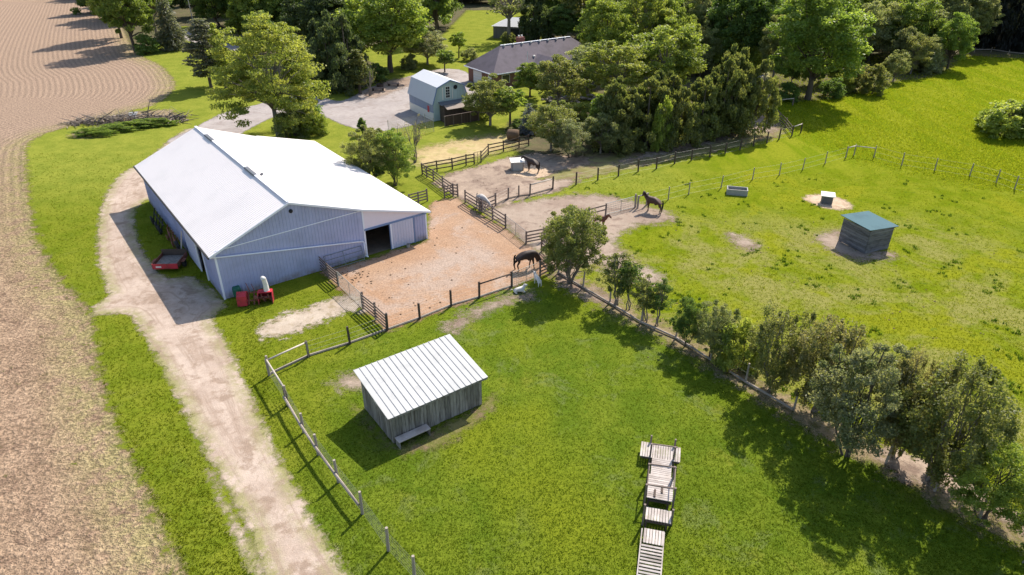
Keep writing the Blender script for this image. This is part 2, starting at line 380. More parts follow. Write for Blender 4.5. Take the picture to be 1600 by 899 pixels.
patch('crop_field', [(168, -45), (183, 0), (196, 45), (218, 85), (250, 102), (272, 130), (262, 150), (235, 166), (205, 173), (160, 187), (100, 200), (55, 216), (40, 235), (42, 290), (55, 370), (95, 440), (138, 490), (150, 570), (172, 650), (212, 740), (248, 820), (285, 905), (330, 1050), (-500, 1050), (-1300, 500), (-1300, -45)], .004, M['field'], cell=1.0, margin=2, lim=330)
patch('gravel_drive', [(300, 200), (262, 222), (226, 252), (190, 272), (168, 300), (156, 340), (153, 400), (165, 445), (172, 462), (148, 478), (150, 492), (200, 492), (222, 520), (245, 560), (272, 610), (302, 670), (345, 745), (392, 830), (420, 905), (470, 1020), (625, 1020), (548, 905), (502, 835), (452, 745), (408, 655), (378, 588), (350, 530), (332, 498), (352, 474), (300, 434), (262, 434), (232, 405), (214, 370), (210, 335), (222, 318), (234, 312), (262, 300), (300, 260), (335, 225)], .012, M['gravel'], cell=.4)
patch('driveway', [(262, 222), (295, 205), (330, 186), (352, 176), (385, 168), (425, 158), (462, 150), (500, 152), (535, 158), (575, 138), (620, 125), (690, 108), (735, 118), (740, 180), (690, 186), (640, 197), (590, 206), (545, 198), (515, 186), (490, 174), (455, 176), (425, 184), (400, 196), (375, 210), (350, 226), (310, 236)], .016, M['asphalt'], cell=.6)
patch('far_road', [(262, 60), (282, 48), (296, 48), (318, 60), (345, 66), (372, 72), (370, 80), (340, 74), (300, 66), (285, 60)], .010, M['asphalt'], cell=.7)
patch('garden_gravel', [(572, 152), (580, 140), (600, 128), (640, 122), (650, 130), (625, 140), (590, 152)], .022, M['mud2'], cell=.5)
patch('sand_yard', [(500, 424), (574, 408), (612, 394), (668, 377), (672, 345), (672, 318), (693, 312), (716, 310), (727, 322), (790, 358), (822, 384), (846, 397), (868, 420), (842, 431), (798, 449), (749, 466), (705, 479), (655, 499), (606, 517), (586, 500), (566, 483), (545, 466), (527, 448)], .020, M['sand'], cell=.4, smooth=False, margin=.8)
patch('gravel_track', [(545, 462), (566, 482), (535, 490), (500, 503), (470, 516), (430, 528), (408, 522), (415, 505), (445, 492), (490, 480), (520, 468)], .024, M['gravel2'], cell=.3, margin=2)
patch('paddock_ground', [(678, 288), (700, 272), (742, 262), (790, 248), (835, 240), (880, 243), (925, 246), (920, 258), (870, 268), (840, 280), (905, 282), (870, 300), (828, 308), (775, 325), (754, 328), (727, 315), (700, 300)], .022, M['mud'], cell=.4, smooth=False)
patch('worn_ground', [(760, 330), (800, 318), (860, 310), (900, 305), (940, 306), (975, 312), (1040, 332), (1050, 345), (1000, 352), (975, 362), (960, 380), (990, 410), (1030, 428), (1030, 444), (985, 440), (950, 425), (920, 415), (895, 440), (960, 468), (940, 472), (880, 448), (848, 400), (822, 384), (790, 356)], .018, M['mud2'], cell=.4)
patch('hedge_bank', [(880, 428), (930, 448), (990, 485), (1060, 520), (1120, 556), (1180, 592), (1290, 655), (1390, 705), (1480, 752), (1610, 838), (1610, 858), (1470, 790), (1380, 735), (1280, 680), (1160, 606), (1050, 538), (940, 478), (878, 440)], .014, M['track'], cell=.3)
patch('dirt_patch', [(1380, 700), (1440, 715), (1500, 745), (1560, 785), (1620, 820), (1620, 840), (1540, 800), (1460, 765), (1390, 735)], .026, M['mud'], cell=.3)
patch('dry_lawn', [(650, 236), (690, 226), (740, 216), (785, 212), (815, 218), (800, 228), (760, 242), (715, 252), (672, 258), (650, 256)], .010, M['strawg'], cell=.5, margin=3, bare=False)
patch('spilled_hay', [(1256, 310), (1275, 304), (1300, 306), (1325, 316), (1328, 325), (1305, 328), (1275, 320)], .008, M['feedhay'], cell=.25)
patch('spilled_hay', [(812, 262), (835, 258), (852, 262), (858, 274), (830, 278), (800, 274)], .030, M['feedhay'], cell=.25)
patch('dirt_patch', [(1278, 372), (1310, 362), (1318, 372), (1345, 392), (1395, 396), (1380, 406), (1335, 404), (1300, 392)], .008, M['mud2'], cell=.25)
patch('dirt_patch', [(1140, 366), (1160, 372), (1184, 384), (1172, 390), (1150, 382)], .008, M['mud2'], cell=.25)
patch('dirt_patch', [(530, 592), (565, 588), (568, 602), (540, 606)], .008, M['mud2'], cell=.2)
patch('dirt_track', [(1168, 165), (1200, 166), (1215, 186), (1226, 203), (1212, 214), (1175, 224), (1108, 240), (1052, 251), (994, 262), (930, 274), (868, 288), (850, 284), (862, 268), (880, 252), (930, 240), (1000, 236), (1060, 222), (1130, 208), (1160, 194), (1170, 180)], .010, M['olive_track'], cell=.4, margin=2)
patch('muddy_path', [(1176, 168), (1196, 170), (1212, 192), (1205, 206), (1170, 208), (1110, 224), (1060, 236), (1000, 249), (960, 256), (985, 247), (1050, 230), (1110, 216), (1160, 200), (1176, 186)], .014, M['mud2'], cell=.3, margin=1.5)
patch('shade_toned_ground', [(820, 242), (880, 250), (960, 242), (1060, 226), (1130, 212), (1175, 196), (1180, 150), (1050, 160), (900, 165), (850, 180), (800, 190), (790, 220)], .006, M['shade_toned_soil'], cell=.8, margin=2, bare=False)  # sheet beneath the cedars with their shade put into the soil colour
patch('forest_floor', [(905, 128), (960, 150), (1050, 155), (1140, 140), (1200, 150), (1260, 158), (1330, 148), (1400, 128), (1470, 116), (1512, 88), (1620, 90), (1900, 60), (1900, -60), (690, -60), (700, 8), (860, 12), (850, 60), (900, 66)], .007, M['shade_toned_soil'], cell=1.5, margin=2, bare=False)  # soil floor of the woods, canopy shade painted into its tone
patch('forest_floor', [(395, 92), (470, 130), (560, 140), (600, 112), (560, 80), (640, 60), (690, 55), (695, -60), (-200, -60), (150, -20), (190, 40), (215, 80), (240, 70), (262, 52), (290, 40), (330, 58), (390, 66)], .0065, M['shade_toned_soil'], cell=1.5, margin=2, bare=False)
patch('worn_edge', [(700, 508), (735, 488), (775, 470), (800, 462), (830, 458), (826, 466), (790, 474), (750, 490), (712, 516)], .009, M['mud2'], cell=.2, margin=1)
patch('trodden_ground', [(555, 640), (570, 650), (622, 705), (690, 690), (765, 640), (768, 625), (752, 640), (690, 672), (620, 700), (575, 655)], .008, M['olive_track'], cell=.2, margin=1)
patch('brush_bed', [(150, 200), (180, 180), (220, 174), (262, 172), (274, 180), (255, 192), (205, 202), (165, 212), (120, 216), (118, 206)], .014, M['track'], cell=.3)
patch('worn_edge', [(322, 735), (340, 750), (360, 800), (395, 850), (420, 905), (405, 905), (372, 850), (345, 790)], .010, M['gravel'], cell=.2, margin=.8)

# ------------------------------------------------------------------ the big barn (local x along the gable front, y going back, origin at the near corner)
O = G(351.1, 468.2); fx = (G(666.1, 373.5) - O).normalized(); BR = fr(fx)
barn = thing('barn', O, BR, 'large blue-grey metal barn with broad white roof and an open lean-to door', 'barn')
LB, AR, AK, AE = 25.0, 6.12, 12.2, 18.3          # length, ridge, kink, end
ZE, ZR, ZK, ZL = 3.95, 6.6, 4.45, 2.75
def ztop(a):
    if a < AR: return ZE + (ZR - ZE) * a / AR
    if a < AK: return ZR + (ZK - ZR) * (a - AR) / (AK - AR)
    return ZK + (ZL - ZK) * (a - AK) / (AE - AK)
def rw(mb, p0, p1, z0, zt, nrm, step=.27, wd=.06, pr=.04):      # ribs on a metal wall
    p0, p1 = Vector(p0), Vector(p1); L = (p1 - p0).length; d = (p1 - p0) / L; nrm = Vector(nrm)
    k = int(L / step)
    for i in range(k):
        s = (i + .5) * step; c = p0 + d * s; a = c - d * wd / 2; b_ = c + d * wd / 2
        z1 = zt(s) - .03 if callable(zt) else zt - .03
        mb.hexa([a + Vector((0, 0, z0)), b_ + Vector((0, 0, z0)), b_ + nrm * pr + Vector((0, 0, z0)), a + nrm * pr + Vector((0, 0, z0)),
                 a + Vector((0, 0, z1)), b_ + Vector((0, 0, z1)), b_ + nrm * pr + Vector((0, 0, z1)), a + nrm * pr + Vector((0, 0, z1))])
w_ = MB(); T_ = .15
w_.extr([(0, 0, 0), (AK, 0, 0), (AK, 0, ZK - .04), (AR, 0, ZR - .04), (0, 0, ZE - .04)], (0, T_, 0))
rw(w_, (0, 0, 0), (AK - .1, 0, 0), 0, ztop, (0, -1, 0))
w_.extr([(16.98, 0, 0), (AE, 0, 0), (AE, 0, ZL - .04), (16.98, 0, ztop(16.98) - .05)], (0, T_, 0))
rw(w_, (17, 0, 0), (AE, 0, 0), 0, 2.45, (0, -1, 0))
w_.extr([(14.62, .01, 0), (16.98, .01, 0), (16.98, .01, 2.5), (14.62, .01, 2.5)], (0, T_, 0))
# left wall with a doorway 3.7..6.2
w_.box(0, T_, T_, 3.9, 0, ZE - .1); w_.box(0, T_, 6.2, LB, 0, ZE - .1); w_.box(0, T_, 3.9, 6.2, 2.75, ZE - .1)
rw(w_, (0, .1, 0), (0, 3.8, 0), 0, ZE - .1, (-1, 0, 0)); rw(w_, (0, 10.2, 0), (0, LB, 0), 0, ZE - .1, (-1, 0, 0)); rw(w_, (0, 3.9, 0), (0, 10.2, 0), 3.05, ZE - .1, (-1, 0, 0))
w_.box(AE - T_, AE, T_, LB + 1, 0, ZL - .1)
w_.extr([(T_, LB - T_, 0), (AE - T_, LB - T_, 0), (AE - T_, LB - T_, ZL - .1), (AK, LB - T_, ZK - .1), (AR, LB - T_, ZR - .1), (T_, LB - T_, ZE - .1)], (0, T_, 0))
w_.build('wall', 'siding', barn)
f_ = MB(); f_.extr([(AK + .02, -.03, 2.62), (AE + .02, -.03, 2.62), (AE + .02, -.03, ZL - .03), (AK + .02, -.03, ZK - .05)], (0, .16, 0)); f_.build('fascia_panel', 'fascia', barn)
b_ = MB(); b_.box(AK, AE + .03, -.10, .02, 2.48, 2.63); b_.box(16.92, 17.03, -.08, .02, 0, 2.48); b_.box(14.55, 14.62, -.09, .02, 0, 2.48); b_.build('door_rail', 'blue_trim', barn)
for bx_ in ((-.05, .10, -.045, 0.0, 0, ZE), (AK - .06, AK + .08, -.05, 0, 0, ZK - .1), (AE - .1, AE + .03, -.04, 0, 0, 2.47)):
    tr = MB(); tr.box(*bx_); tr.build('corner_trim', 'trim', barn)
ct = MB(); ct.bar((0, -.035, 4.15), (AK - .1, -.035, 4.36), .03, .07); ct.build('seam_trim', 'trim', barn)
fl = MB(); fl.box(T_, AE - T_, T_, LB - T_, .005, .03); fl.build('floor', mat('barn_floor', (.20, .15, .11), .95, noise=.4, nscale=1.5), barn)
rf = MB()
def roofplane(a0, z0, a1, z1, y0, y1, t=.07, step=.30):
    rf.slab([(a0, y0, z0), (a1, y0, z1), (a1, y1, z1), (a0, y1, z0)], t)
    n_ = Vector((-(z1 - z0), 0, a1 - a0)).normalized() * .012
    for i in range(int((y1 - y0) / step)):
        y = y0 + (i + .5) * step; rf.bar(Vector((a0, y, z0)) + n_ * .5, Vector((a1, y, z1)) + n_ * .5, .05, .022, (0, 0, 1))
sl_ = (ZR - ZE) / AR
roofplane(-.42, ZE - .42 * sl_ + .05, AR, ZR + .05, -.22, LB + .3)
roofplane(AR, ZR + .05, AK, ZK + .05, -.22, LB + .4)
roofplane(AK, ZK + .05, AE + .4, ZL - .06, -.22, LB + .8)
roof = rf.build('roof', 'white_roof', barn)
v = MB(); v.bar((AR, -.2, ZR + .13), (AR, LB + .3, ZR + .13), .22, .05); v.build('ridge_cap', 'trim', roof)
for y0, y1 in ((7.2, 9.6), (19.3, 21.6)):
    v = MB(); v.extr([(AR - .20, y0, ZR + .08), (AR + .20, y0, ZR + .08), (AR + .15, y0, ZR + .20), (AR - .15, y0, ZR + .20)], (0, y1 - y0, 0)); v.build('ridge_vent', 'ridge', roof)
v = MB(); v.bar((AR + .35, 7.0, ZR + .1), (AR + .6, 7.0, ZR + .2), .06, .2); v.build('lightning_block', 'ridge', roof)
gt = MB(); gt.bar((-.48, -.2, ZE - .18), (-.48, LB + .3, ZE - .18), .12, .12); gt.build('gutter', 'dark', roof)
gt = MB()
gt.bar((-.43, -.26, ZE - .12), (AR, -.26, ZR + .0), .05, .16); gt.bar((AR, -.26, ZR), (AK, -.26, ZK), .05, .16); gt.bar((AK, -.26, ZK), (AE + .4, -.26, ZL - .12), .05, .16)
gt.build('rake_trim', 'trim', roof)
dp = MB(); dp.tube((-.3, -.12, 3.75), (.1, -.14, 3.68), .06); dp.tube((.1, -.14, 3.68), (11.85, -.14, 1.62), .06); dp.tube((11.85, -.14, 1.62), (12.0, -.14, 1.50), .06); dp.tube((12, -.14, 1.5), (12.0, -.14, .25), .06); dp.tube((12, -.14, .25), (12.2, -.3, .1), .06)
dp.build('downspout', 'trim', barn, True)
dr = MB(); dr.box(14.66, 16.9, -.075, -.02, .06, 2.46); rw(dr, (14.7, -.075, 0), (16.88, -.075, 0), .08, 2.44, (0, -1, 0)); dr.box(14.66, 16.9, -.09, -.075, 1.35, 1.43); d_ = dr.build('sliding_door', 'siding_light', barn)
dr = MB(); dr.box(14.62, 14.76, -.115, -.075, .06, 2.46); dr.build('door_edge', 'trim', d_)
dr = MB(); dr.box(-.10, -.04, 6.0, 9.6, .08, 2.85); rw(dr, (-.10, 6.05, 0), (-.10, 9.55, 0), .1, 2.82, (-1, 0, 0)); dr.build('sliding_door', 'siding_light', barn)
dr = MB(); dr.box(-.20, -.02, 3.4, 9.9, 2.87, 3.02); dr.build('door_track', 'trim', barn)
for y0_, y1_ in ((5.82, 6.0), (3.85, 3.95)):
    dr = MB(); dr.box(-.12, -.02, y0_, y1_, 0, 2.85); dr.build('door_post', 'trim', barn)
v = MB(); v.lathe([(.16, 0), (.16, .08), (.06, .16)], (0, 0, 0), 12); o = v.build('exhaust_vent', 'dark', barn); o.location = (6.25, -.03, 5.85); o.rotation_euler = (R(90), 0, 0)
v = MB(); v.lathe([(.06, 0), (.11, .08), (.10, .2), (.03, .24)], (0, 0, 0), 10); o = v.build('yard_lamp', 'white_paint', barn); o.location = (-.18, 1.2, 3.1)

def onbarn(a, b_, z=0): return O + Vector((math.cos(BR) * a - math.sin(BR) * b_, math.sin(BR) * a + math.cos(BR) * b_, z))
# things along the long wall
def tyre_bm(r, w, mb): mb.lathe([(r * .55, -w / 2), (r * .95, -w / 2), (r, -w * .3), (r, w * .3), (r * .95, w / 2), (r * .55, w / 2), (r * .55, -w / 2)], n=20)
t = thing('tractor_tyre', onbarn(-.75, 10.45), BR, 'dark tyre leaning on the barn wall beside the sliding door', 'tyre')
mb = MB(); tyre_bm(.62, .28, mb); o = mb.build('tyre', 'rubber', t, True); o.location = (.1, 0, .64); o.rotation_euler = (0, R(78), 0)
mb = MB(); mb.lathe([(.3, -.05), (.33, 0), (.3, .05)], n=14); k = mb.build('rim', 'rust', t); k.location = (.1, 0, .64); k.rotation_euler = (0, R(78), 0)
mb = MB(); mb.bar((0, 0, 0), (.55, .1, 2.3), .28, .05, (1, 0, 0)); o = mb.build('leaning_board', 'plank'); o.location = onbarn(-.75, 9.7); o.rotation_euler.z = BR
tag(o, 'pale plank leaning against the barn beside the sliding door', 'plank')
for i, (bb, lab) in enumerate(((11.6, 'short stack of old red and brown machine frames along the barn wall, nearest the tyre'), (13.6, 'reddish stack of machine frames in the middle of the barn wall'))):
    t = thing('machine_frame', onbarn(-.7, bb), BR, lab, 'farm junk')
    mb = MB()
    for j in range(5): mb.tube((0, -.7, .15 + j * .22), (.1, .8, .15 + j * .22), .035)
    for y in (-.7, 0, .8): mb.tube((0, y, 0), (.25, y, 1.35), .04)
    mb.build('frame', 'rust', t)
    mb = MB(); mb.lathe([(.28, -.04), (.3, 0), (.28, .04)], n=14); o = mb.build('disc', 'rust', t); o.location = (-.15, .2, .35); o.rotation_euler = (0, R(80), 0)
t = thing('old_implement', onbarn(-.75, 17.3), BR, 'dark implement with bars and wheels parked by the far part of the barn wall', 'farm implement')
mb = MB()
for y in (-1.6, -.6, .5, 1.6): mb.tube((-.2, y, .1), (.25, y + .2, 1.4), .05)
mb.tube((.1, -1.9, .9), (.1, 1.9, .9), .06); mb.tube((-.15, -1.9, .35), (-.15, 1.9, .35), .06); mb.build('frame', 'dark', t)
for y in (-1.5, -.4, 1.3):
    mb = MB(); tyre_bm(.42, .16, mb); o = mb.build('wheel', 'rubber', t, True); o.location = (-.3, y, .42); o.rotation_euler = (0, R(84), 0)
# barn pipe gate leaning on the gable wall
t = thing('pipe_gate', onbarn(8.3, -.55), BR, 'dark pipe gate leaning against the blue barn gable', 'gate')
mb = MB()
for z in (.12, .5, .88, 1.25): mb.tube((0, .45 * (z - .1) / 1.2, z), (3.4, .45 * (z - .1) / 1.2, z), .028)
mb.tube((0, 0, .08), (0, .45, 1.25), .03); mb.tube((3.4, 0, .08), (3.4, .45, 1.25), .03); mb.tube((1.7, 0, .08), (1.7, .45, 1.25), .025); mb.build('gate_frame', 'pipe', t)
t = thing('feed_bucket', onbarn(16.0, -.55), 0, 'small pale bucket by the lean-to sliding door', 'bucket')
mb = MB(); mb.lathe([(.13, 0), (.17, .3), (.15, .3), (.11, .03)], n=12); mb.build('pail', 'concrete', t); mb = MB(); mb.tube((-.16, 0, .3), (0, 0, .42), .012); mb.tube((0, 0, .42), (.16, 0, .3), .012); mb.build('handle', 'dark', t)

# red flat wagon
p = G(268, 416); t = thing('farm_wagon', p, R(3), 'small rusty red box wagon parked beside the barn', 'wagon'); t.scale = (.98, .72, .85)
BX = MB(); BX.box(-1.0, 1.0, -1.5, 1.5, .50, .57); BX.build('bed', 'old_wood', t)
mb = MB(); mb.box(-1.06, -1.0, -1.5, 1.5, .42, .92); mb.build('side_board', 'rust', t)
mb = MB(); mb.box(1.0, 1.06, -1.5, 1.5, .42, .92); mb.build('side_board', 'rust', t)
mb = MB(); mb.box(-1.06, 1.06, -1.56, -1.5, .36, .92); bb = mb.build('tailboard', 'red', t)
mb = MB(); mb.box(-.75, -.30, -1.585, -1.562, .52, .68); mb.build('plate', 'white_paint', bb)
mb = MB(); mb.box(-1.06, 1.06, 1.5, 1.57, .4, 1.25); mb.build('headboard', 'dark_fence', t)
for sx in (-1, 1):
    mb = MB(); tyre_bm(.36, .2, mb); o = mb.build('wheel', 'rubber', t, True); o.location = (sx * 1.22, -.2, .36); o.rotation_euler = (0, R(90), 0)
    mb = MB(); mb.box(sx * 1.22 - .14, sx * 1.22 + .14, -.65, .25, .72, .77); mb.build('mudguard', 'rust', t)
mb = MB(); mb.bar((0, 1.5, .45), (0, 2.7, .4), .1, .1); mb.build('drawbar', 'rust', t)

# red snow blower with a white chute
p = G(399, 474); t = thing('snow_blower', p, R(12), 'red tractor snow blower with a tall white chute, in front of the barn gable', 'snow blower'); t.scale = (1.15, 1.15, 1.1)
mb = MB(); mb.extr([(-1.05, -.42, .1), (-1.05, .38, .1), (-1.05, .45, .75), (-1.05, .1, .98), (-1.05, -.35, .8)], (.62, 0, 0)); mb.build('hopper', 'red', t)
mb = MB(); mb.extr([(.25, -.35, .05), (.25, .4, .05), (.25, .4, .8), (.25, -.1, .85)], (.05, 0, 0)); mb.extr([(1.15, -.35, .05), (1.15, .4, .05), (1.15, .4, .8), (1.15, -.1, .85)], (.05, 0, 0)); mb.box(.3, 1.15, .36, .40, .05, .8); mb.box(.3, 1.15, -.1, .38, .80, .84); mb.build('auger_housing', 'red', t)
mb = MB(); mb.tube((.3, .0, .4), (1.15, .0, .4), .09, n=10)
for i in range(14):
    a = i * .8; mb.bar((.36 + i * .055, 0, .4), (.38 + i * .055, .3 * math.cos(a), .4 + .3 * math.sin(a)), .05, .1)
mb.build('auger', 'rust', t)
mb = MB()
mb.tube((-.5, -.1, .3), (.3, -.1, .3), .05); mb.tube((-.5, .3, .7), (.3, .3, .7), .045); mb.tube((-.35, -.3, .1), (-.35, .35, .75), .05); mb.tube((0, -.35, .1), (0, .35, .75), .05); mb.tube((-.2, .2, .7), (-.4, .3, 1.5), .025); mb.tube((.1, .2, .8), (-.1, .4, 1.35), .02)
mb.tube((.05, -.1, .5), (.3, -.1, .5), .16); mb.build('drive_frame', 'rust', t)
mb = MB(); mb.path([(.85, .15, .82), (.84, .2, 1.3), (.80, .18, 1.75), (.76, .04, 1.9)], [.19, .17, .16, .15], 12); mb.build('chute', 'white_paint', t, True)
t = thing('barrel', G(372, 463), 0, 'green plastic barrel at the foot of the barn gable', 'barrel')
mb = MB(); mb.lathe([(.26, 0), (.31, .08), (.32, .3), (.31, .34), (.32, .38), (.32, .66), (.27, .86)], n=18); mb.build('drum', 'green_plastic', t, True)
mb = MB(); mb.lathe([(.25, .86), (.25, .88), (.05, .885), (.05, .91)], n=18); mb.build('lid', 'green_plastic', t)

# ------------------------------------------------------------------ timber shed with pale metal roof
O2 = G(616, 693.5); n2 = (G(751.6, 632.4) - O2).normalized(); A2 = fr(n2)
t = thing('animal_shelter', O2, A2, 'weathered board shelter with pale ribbed metal roof on the front lawn', 'shed')
LN, DP, Zf, Zb = 6.0, 3.86, 2.12, 2.78
def boards(mb, p0, p1, z0, z1, nrm, wd=.2, th=.03):
    p0, p1 = Vector(p0), Vector(p1); L = (p1 - p0).length; d = (p1 - p0) / L; nrm = Vector(nrm); k = int(round(L / wd)); s = L / k
    for i in range(k):
        mb.rt(); q = p0 + d * (i * s + .008); e = p0 + d * ((i + 1) * s - .008); o = nrm * (th + random.random() * .012)
        za = (z0 + random.random() * .06); f0 = z1(i * s) if callable(z1) else z1; f1 = z1((i + 1) * s) if callable(z1) else z1
        Z = lambda z: Vector((0, 0, z))
        mb.hexa([q + Z(za), e + Z(za), e + o + Z(za), q + o + Z(za), q + Z(f0), e + Z(f1), e + o + Z(f1), q + o + Z(f0)])
mb = MB(); boards(mb, (0, 0, 0), (LN, 0, 0), .02, Zf, (0, -1, 0)); mb.build('front_wall', 'old_wood', t)
mb = MB(); boards(mb, (0, DP, 0), (0, 0, 0), .02, lambda s: Zb - (Zb - Zf) * s / DP - .02, (-1, 0, 0)); lw = mb.build('end_wall', 'old_wood', t)
mb = MB(); boards(mb, (LN, 0, 0), (LN, DP, 0), .02, lambda s: Zf + (Zb - Zf) * s / DP - .02, (1, 0, 0)); mb.build('end_wall', 'old_wood', t)
mb = MB(); boards(mb, (LN, DP, 0), (0, DP, 0), .02, Zb - .5, (0, 1, 0)); mb.build('back_wall', 'old_wood', t)
mb = MB(); mb.box(-.06, -.035, 1.55, 2.15, 1.72, 2.22); mb.build('vent_panel', 'white_paint', lw)
for x, y in ((.08, .08), (LN - .08, .08), (.08, DP - .08), (LN - .08, DP - .08)):
    mb = MB(); mb.box(x - .07, x + .07, y - .07, y + .07, 0, Zf - .02 + (Zb - Zf) * y / DP); mb.build('corner_post', 'old_wood', t)
sl2 = (Zb - Zf) / DP; y0, y1 = -.28, DP + .22; za, zb = Zf + sl2 * y0 + .06, Zf + sl2 * y1 + .06
mb = MB()
for x in np.arange(-.2, LN + .2, .8): mb.bar((x, y0 + .05, za - .10), (x, y1 - .05, zb - .10), .05, .12)
mb.bar((-.3, y0 + .02, za - .09), (LN + .3, y0 + .02, za - .09), .03, .13)
mb.build('rafters', 'old_wood', t)
mb = MB(); k_ = 17; stp = (LN + .66) / k_
for i in range(k_):
    x0_ = -.33 + i * stp; mb.t = random.uniform(.45, .65); mb.slab([(x0_, y0, za), (x0_ + stp - .0005, y0, za), (x0_ + stp - .0005, y1, zb), (x0_, y1, zb)], .02)
    mb.t = 0.; mb.bar((x0_ + .02, y0, za + .01), (x0_ + .02, y1, zb + .01), .05, .045)
mb.build('roof', 'shed_roof', t)
bt = thing('feed_trough', O2 + Vector((math.cos(A2) * .12 + math.sin(A2) * .62, math.sin(A2) * .12 - math.cos(A2) * .62, 0)), A2, 'low open timber box standing against the shelter front wall', 'trough')
mb = MB(); mb.box(-.1, 1.95, -.02, .5, .48, .53); mb.build('top_board', 'plank', bt)
for x in (-.06, 1.87):
    mb = MB(); mb.box(x, x + .05, 0, .5, 0, .48); mb.build('end_board', 'old_wood', bt)
mb = MB(); mb.box(-.01, 1.87, .5, .53, 0, .48); mb.build('back_board', 'dark_fence', bt)

# ------------------------------------------------------------------ small hay shed with blue-green roof
O3 = G(1350.4, 397); n3 = (G(1387.5, 388.5) - O3).normalized(); A3 = fr(n3)
t = thing('hay_shed', O3, A3, 'square log-board shed with blue-green lean-to roof in the pasture', 'shed')
w3, d3, f3, b3 = 2.75, 2.95, 2.15, 2.15
def hboards(mb, p0, p1, n, z0, z1, nrm, th=.05):
    p0, p1 = Vector(p0), Vector(p1); nrm = Vector(nrm); s = (z1 - z0) / n
    for i in range(n):
        mb.rt(); o = nrm * (th + random.random() * .02); a, b_ = z0 + i * s + .01, z0 + (i + 1) * s - .01; Z = lambda z: Vector((0, 0, z))
        mb.hexa([p0 + Z(a), p1 + Z(a), p1 + o + Z(a), p0 + o + Z(a), p0 + Z(b_), p1 + Z(b_), p1 + o + Z(b_), p0 + o + Z(b_)])
for nm, p0, p1, nr in (('front_wall', (0, 0, 0), (w3, 0, 0), (0, -1, 0)), ('side_wall', (0, d3, 0), (0, 0, 0), (-1, 0, 0)), ('side_wall', (w3, 0, 0), (w3, d3, 0), (1, 0, 0))):
    mb = MB(); hboards(mb, p0, p1, 10, .03, 2.24, nr); mb.build(nm, mat('weathered_log', (.165, .16, .175), .85, tint=.5, noise=.35, nscale=3, stretch=(1, 1, 5), col2=(.10, .095, .10)) if 'weathered_log' not in bpy.data.materials else bpy.data.materials['weathered_log'], t)
for x in (.08, w3 - .08):
    for y in (.1, d3 - .1): mb = MB(); mb.box(x - .07, x + .07, y - .07, y + .07, 0, 2.1); mb.build('corner_post', 'old_wood', t)
mb = MB(); mb.slab([(-.28, -.18, 2.38), (w3 + .38, -.18, 2.20), (w3 + .38, d3 + .25, 2.32), (-.28, d3 + .25, 2.50)], .04)
mb.build('roof', 'blue_roof', t)
mb = MB(); mb.bar((-.1, .0, 2.2), (w3 + .2, 0, 2.08), .05, .14); mb.bar((0, -.1, 2.25), (0, d3, 2.36), .05, .14); mb.build('roof_beam', 'dark_fence', t)

# ------------------------------------------------------------------ troughs and feeders
def feeder(loc, rz, lab, wx, wy, h, topm, bodym):
    t = thing('salt_feeder', loc, rz, lab, 'feeder')
    mb = MB(); mb.box(-wx / 2, wx / 2, -wy / 2, wy / 2, .05, h - .12); mb.build('body', bodym, t)
    mb = MB(); mb.slab([(-wx / 2 - .14, -wy / 2 - .14, h - .06), (wx / 2 + .14, -wy / 2 - .14, h - .06), (wx / 2 + .14, wy / 2 + .14, h + .05), (-wx / 2 - .14, wy / 2 + .14, h + .05)], .08); mb.build('lid', topm, t)
    for x in (-wx / 2 + .06, wx / 2 - .06):
        mb = MB(); mb.box(x - .05, x + .05, -wy / 2 - .012, wy / 2 + .012, 0, h - .1); mb.build('side_board', 'old_wood', t)
feeder(G(808, 265), R(8), 'grey hay feeder box with a bright white lid beside the black horse', 1.35, 1.1, 1.15, 'white_paint', 'concrete')
feeder(G(1291, 317), R(-20), 'small feeder box with white lid on spilled hay in the pasture', 1.05, .8, .95, 'white_paint', 'grey_board')
t = thing('water_trough', G(1151, 303), R(-14), 'grey concrete water trough on the pasture grass', 'trough')
mb = MB()
Lx, Ly, hh, th = 1.05, .55, .62, .09
for a in ((-Lx, Lx, -Ly, -Ly + th), (-Lx, Lx, Ly - th, Ly), (-Lx, -Lx + th, -Ly + th, Ly - th), (Lx - th, Lx, -Ly + th, Ly - th)): mb.box(*a, 0, hh)
mb.box(-Lx + th, Lx - th, -Ly + th, Ly - th, 0, .12); mb.build('basin', 'concrete', t)
mb = MB(); mb.box(-Lx + th + .003, Lx - th - .003, -Ly + th + .003, Ly - th - .003, .12, .30); mb.build('water', 'dark', t)

# ------------------------------------------------------------------ gambrel barn
O4 = Vector((-10.96, 95.22, 0)); g4 = Vector((.839, .544, 0)).normalized(); A4 = fr(g4)
t = thing('gambrel_barn', O4, A4, 'small gambrel-roofed barn with pale roof, green-grey gable and red sign', 'barn')
W4, L4 = 5.35, 7.7
prof = [(0, 0), (W4, 0), (W4, 2.6), (W4 - .62, 4.55), (W4 / 2, 5.35), (.62, 4.55), (0, 2.6)]
mb = MB(); mb.extr([(a, 0, z) for a, z in prof], (0, .12, 0)); boards(mb, (0.02, 0, 0), (W4 - .02, 0, 0), 0, lambda s: (2.6 + 1.95 * s / .62 if s < .62 else 4.55 + .8 * (s - .62) / (W4 / 2 - .62) if s < W4 / 2 else 5.35 - .8 * (s - W4 / 2) / (W4 / 2 - .62) if s < W4 - .62 else 2.6 + 1.95 * (W4 - s) / .62) - .03, (0, -1, 0), .22, .02)
gf = mb.build('gable_wall', 'gam_front', t)
mb = MB(); mb.extr([(a, L4 - .12, z) for a, z in prof], (0, .12, 0)); mb.build('back_wall', 'gam_front', t)
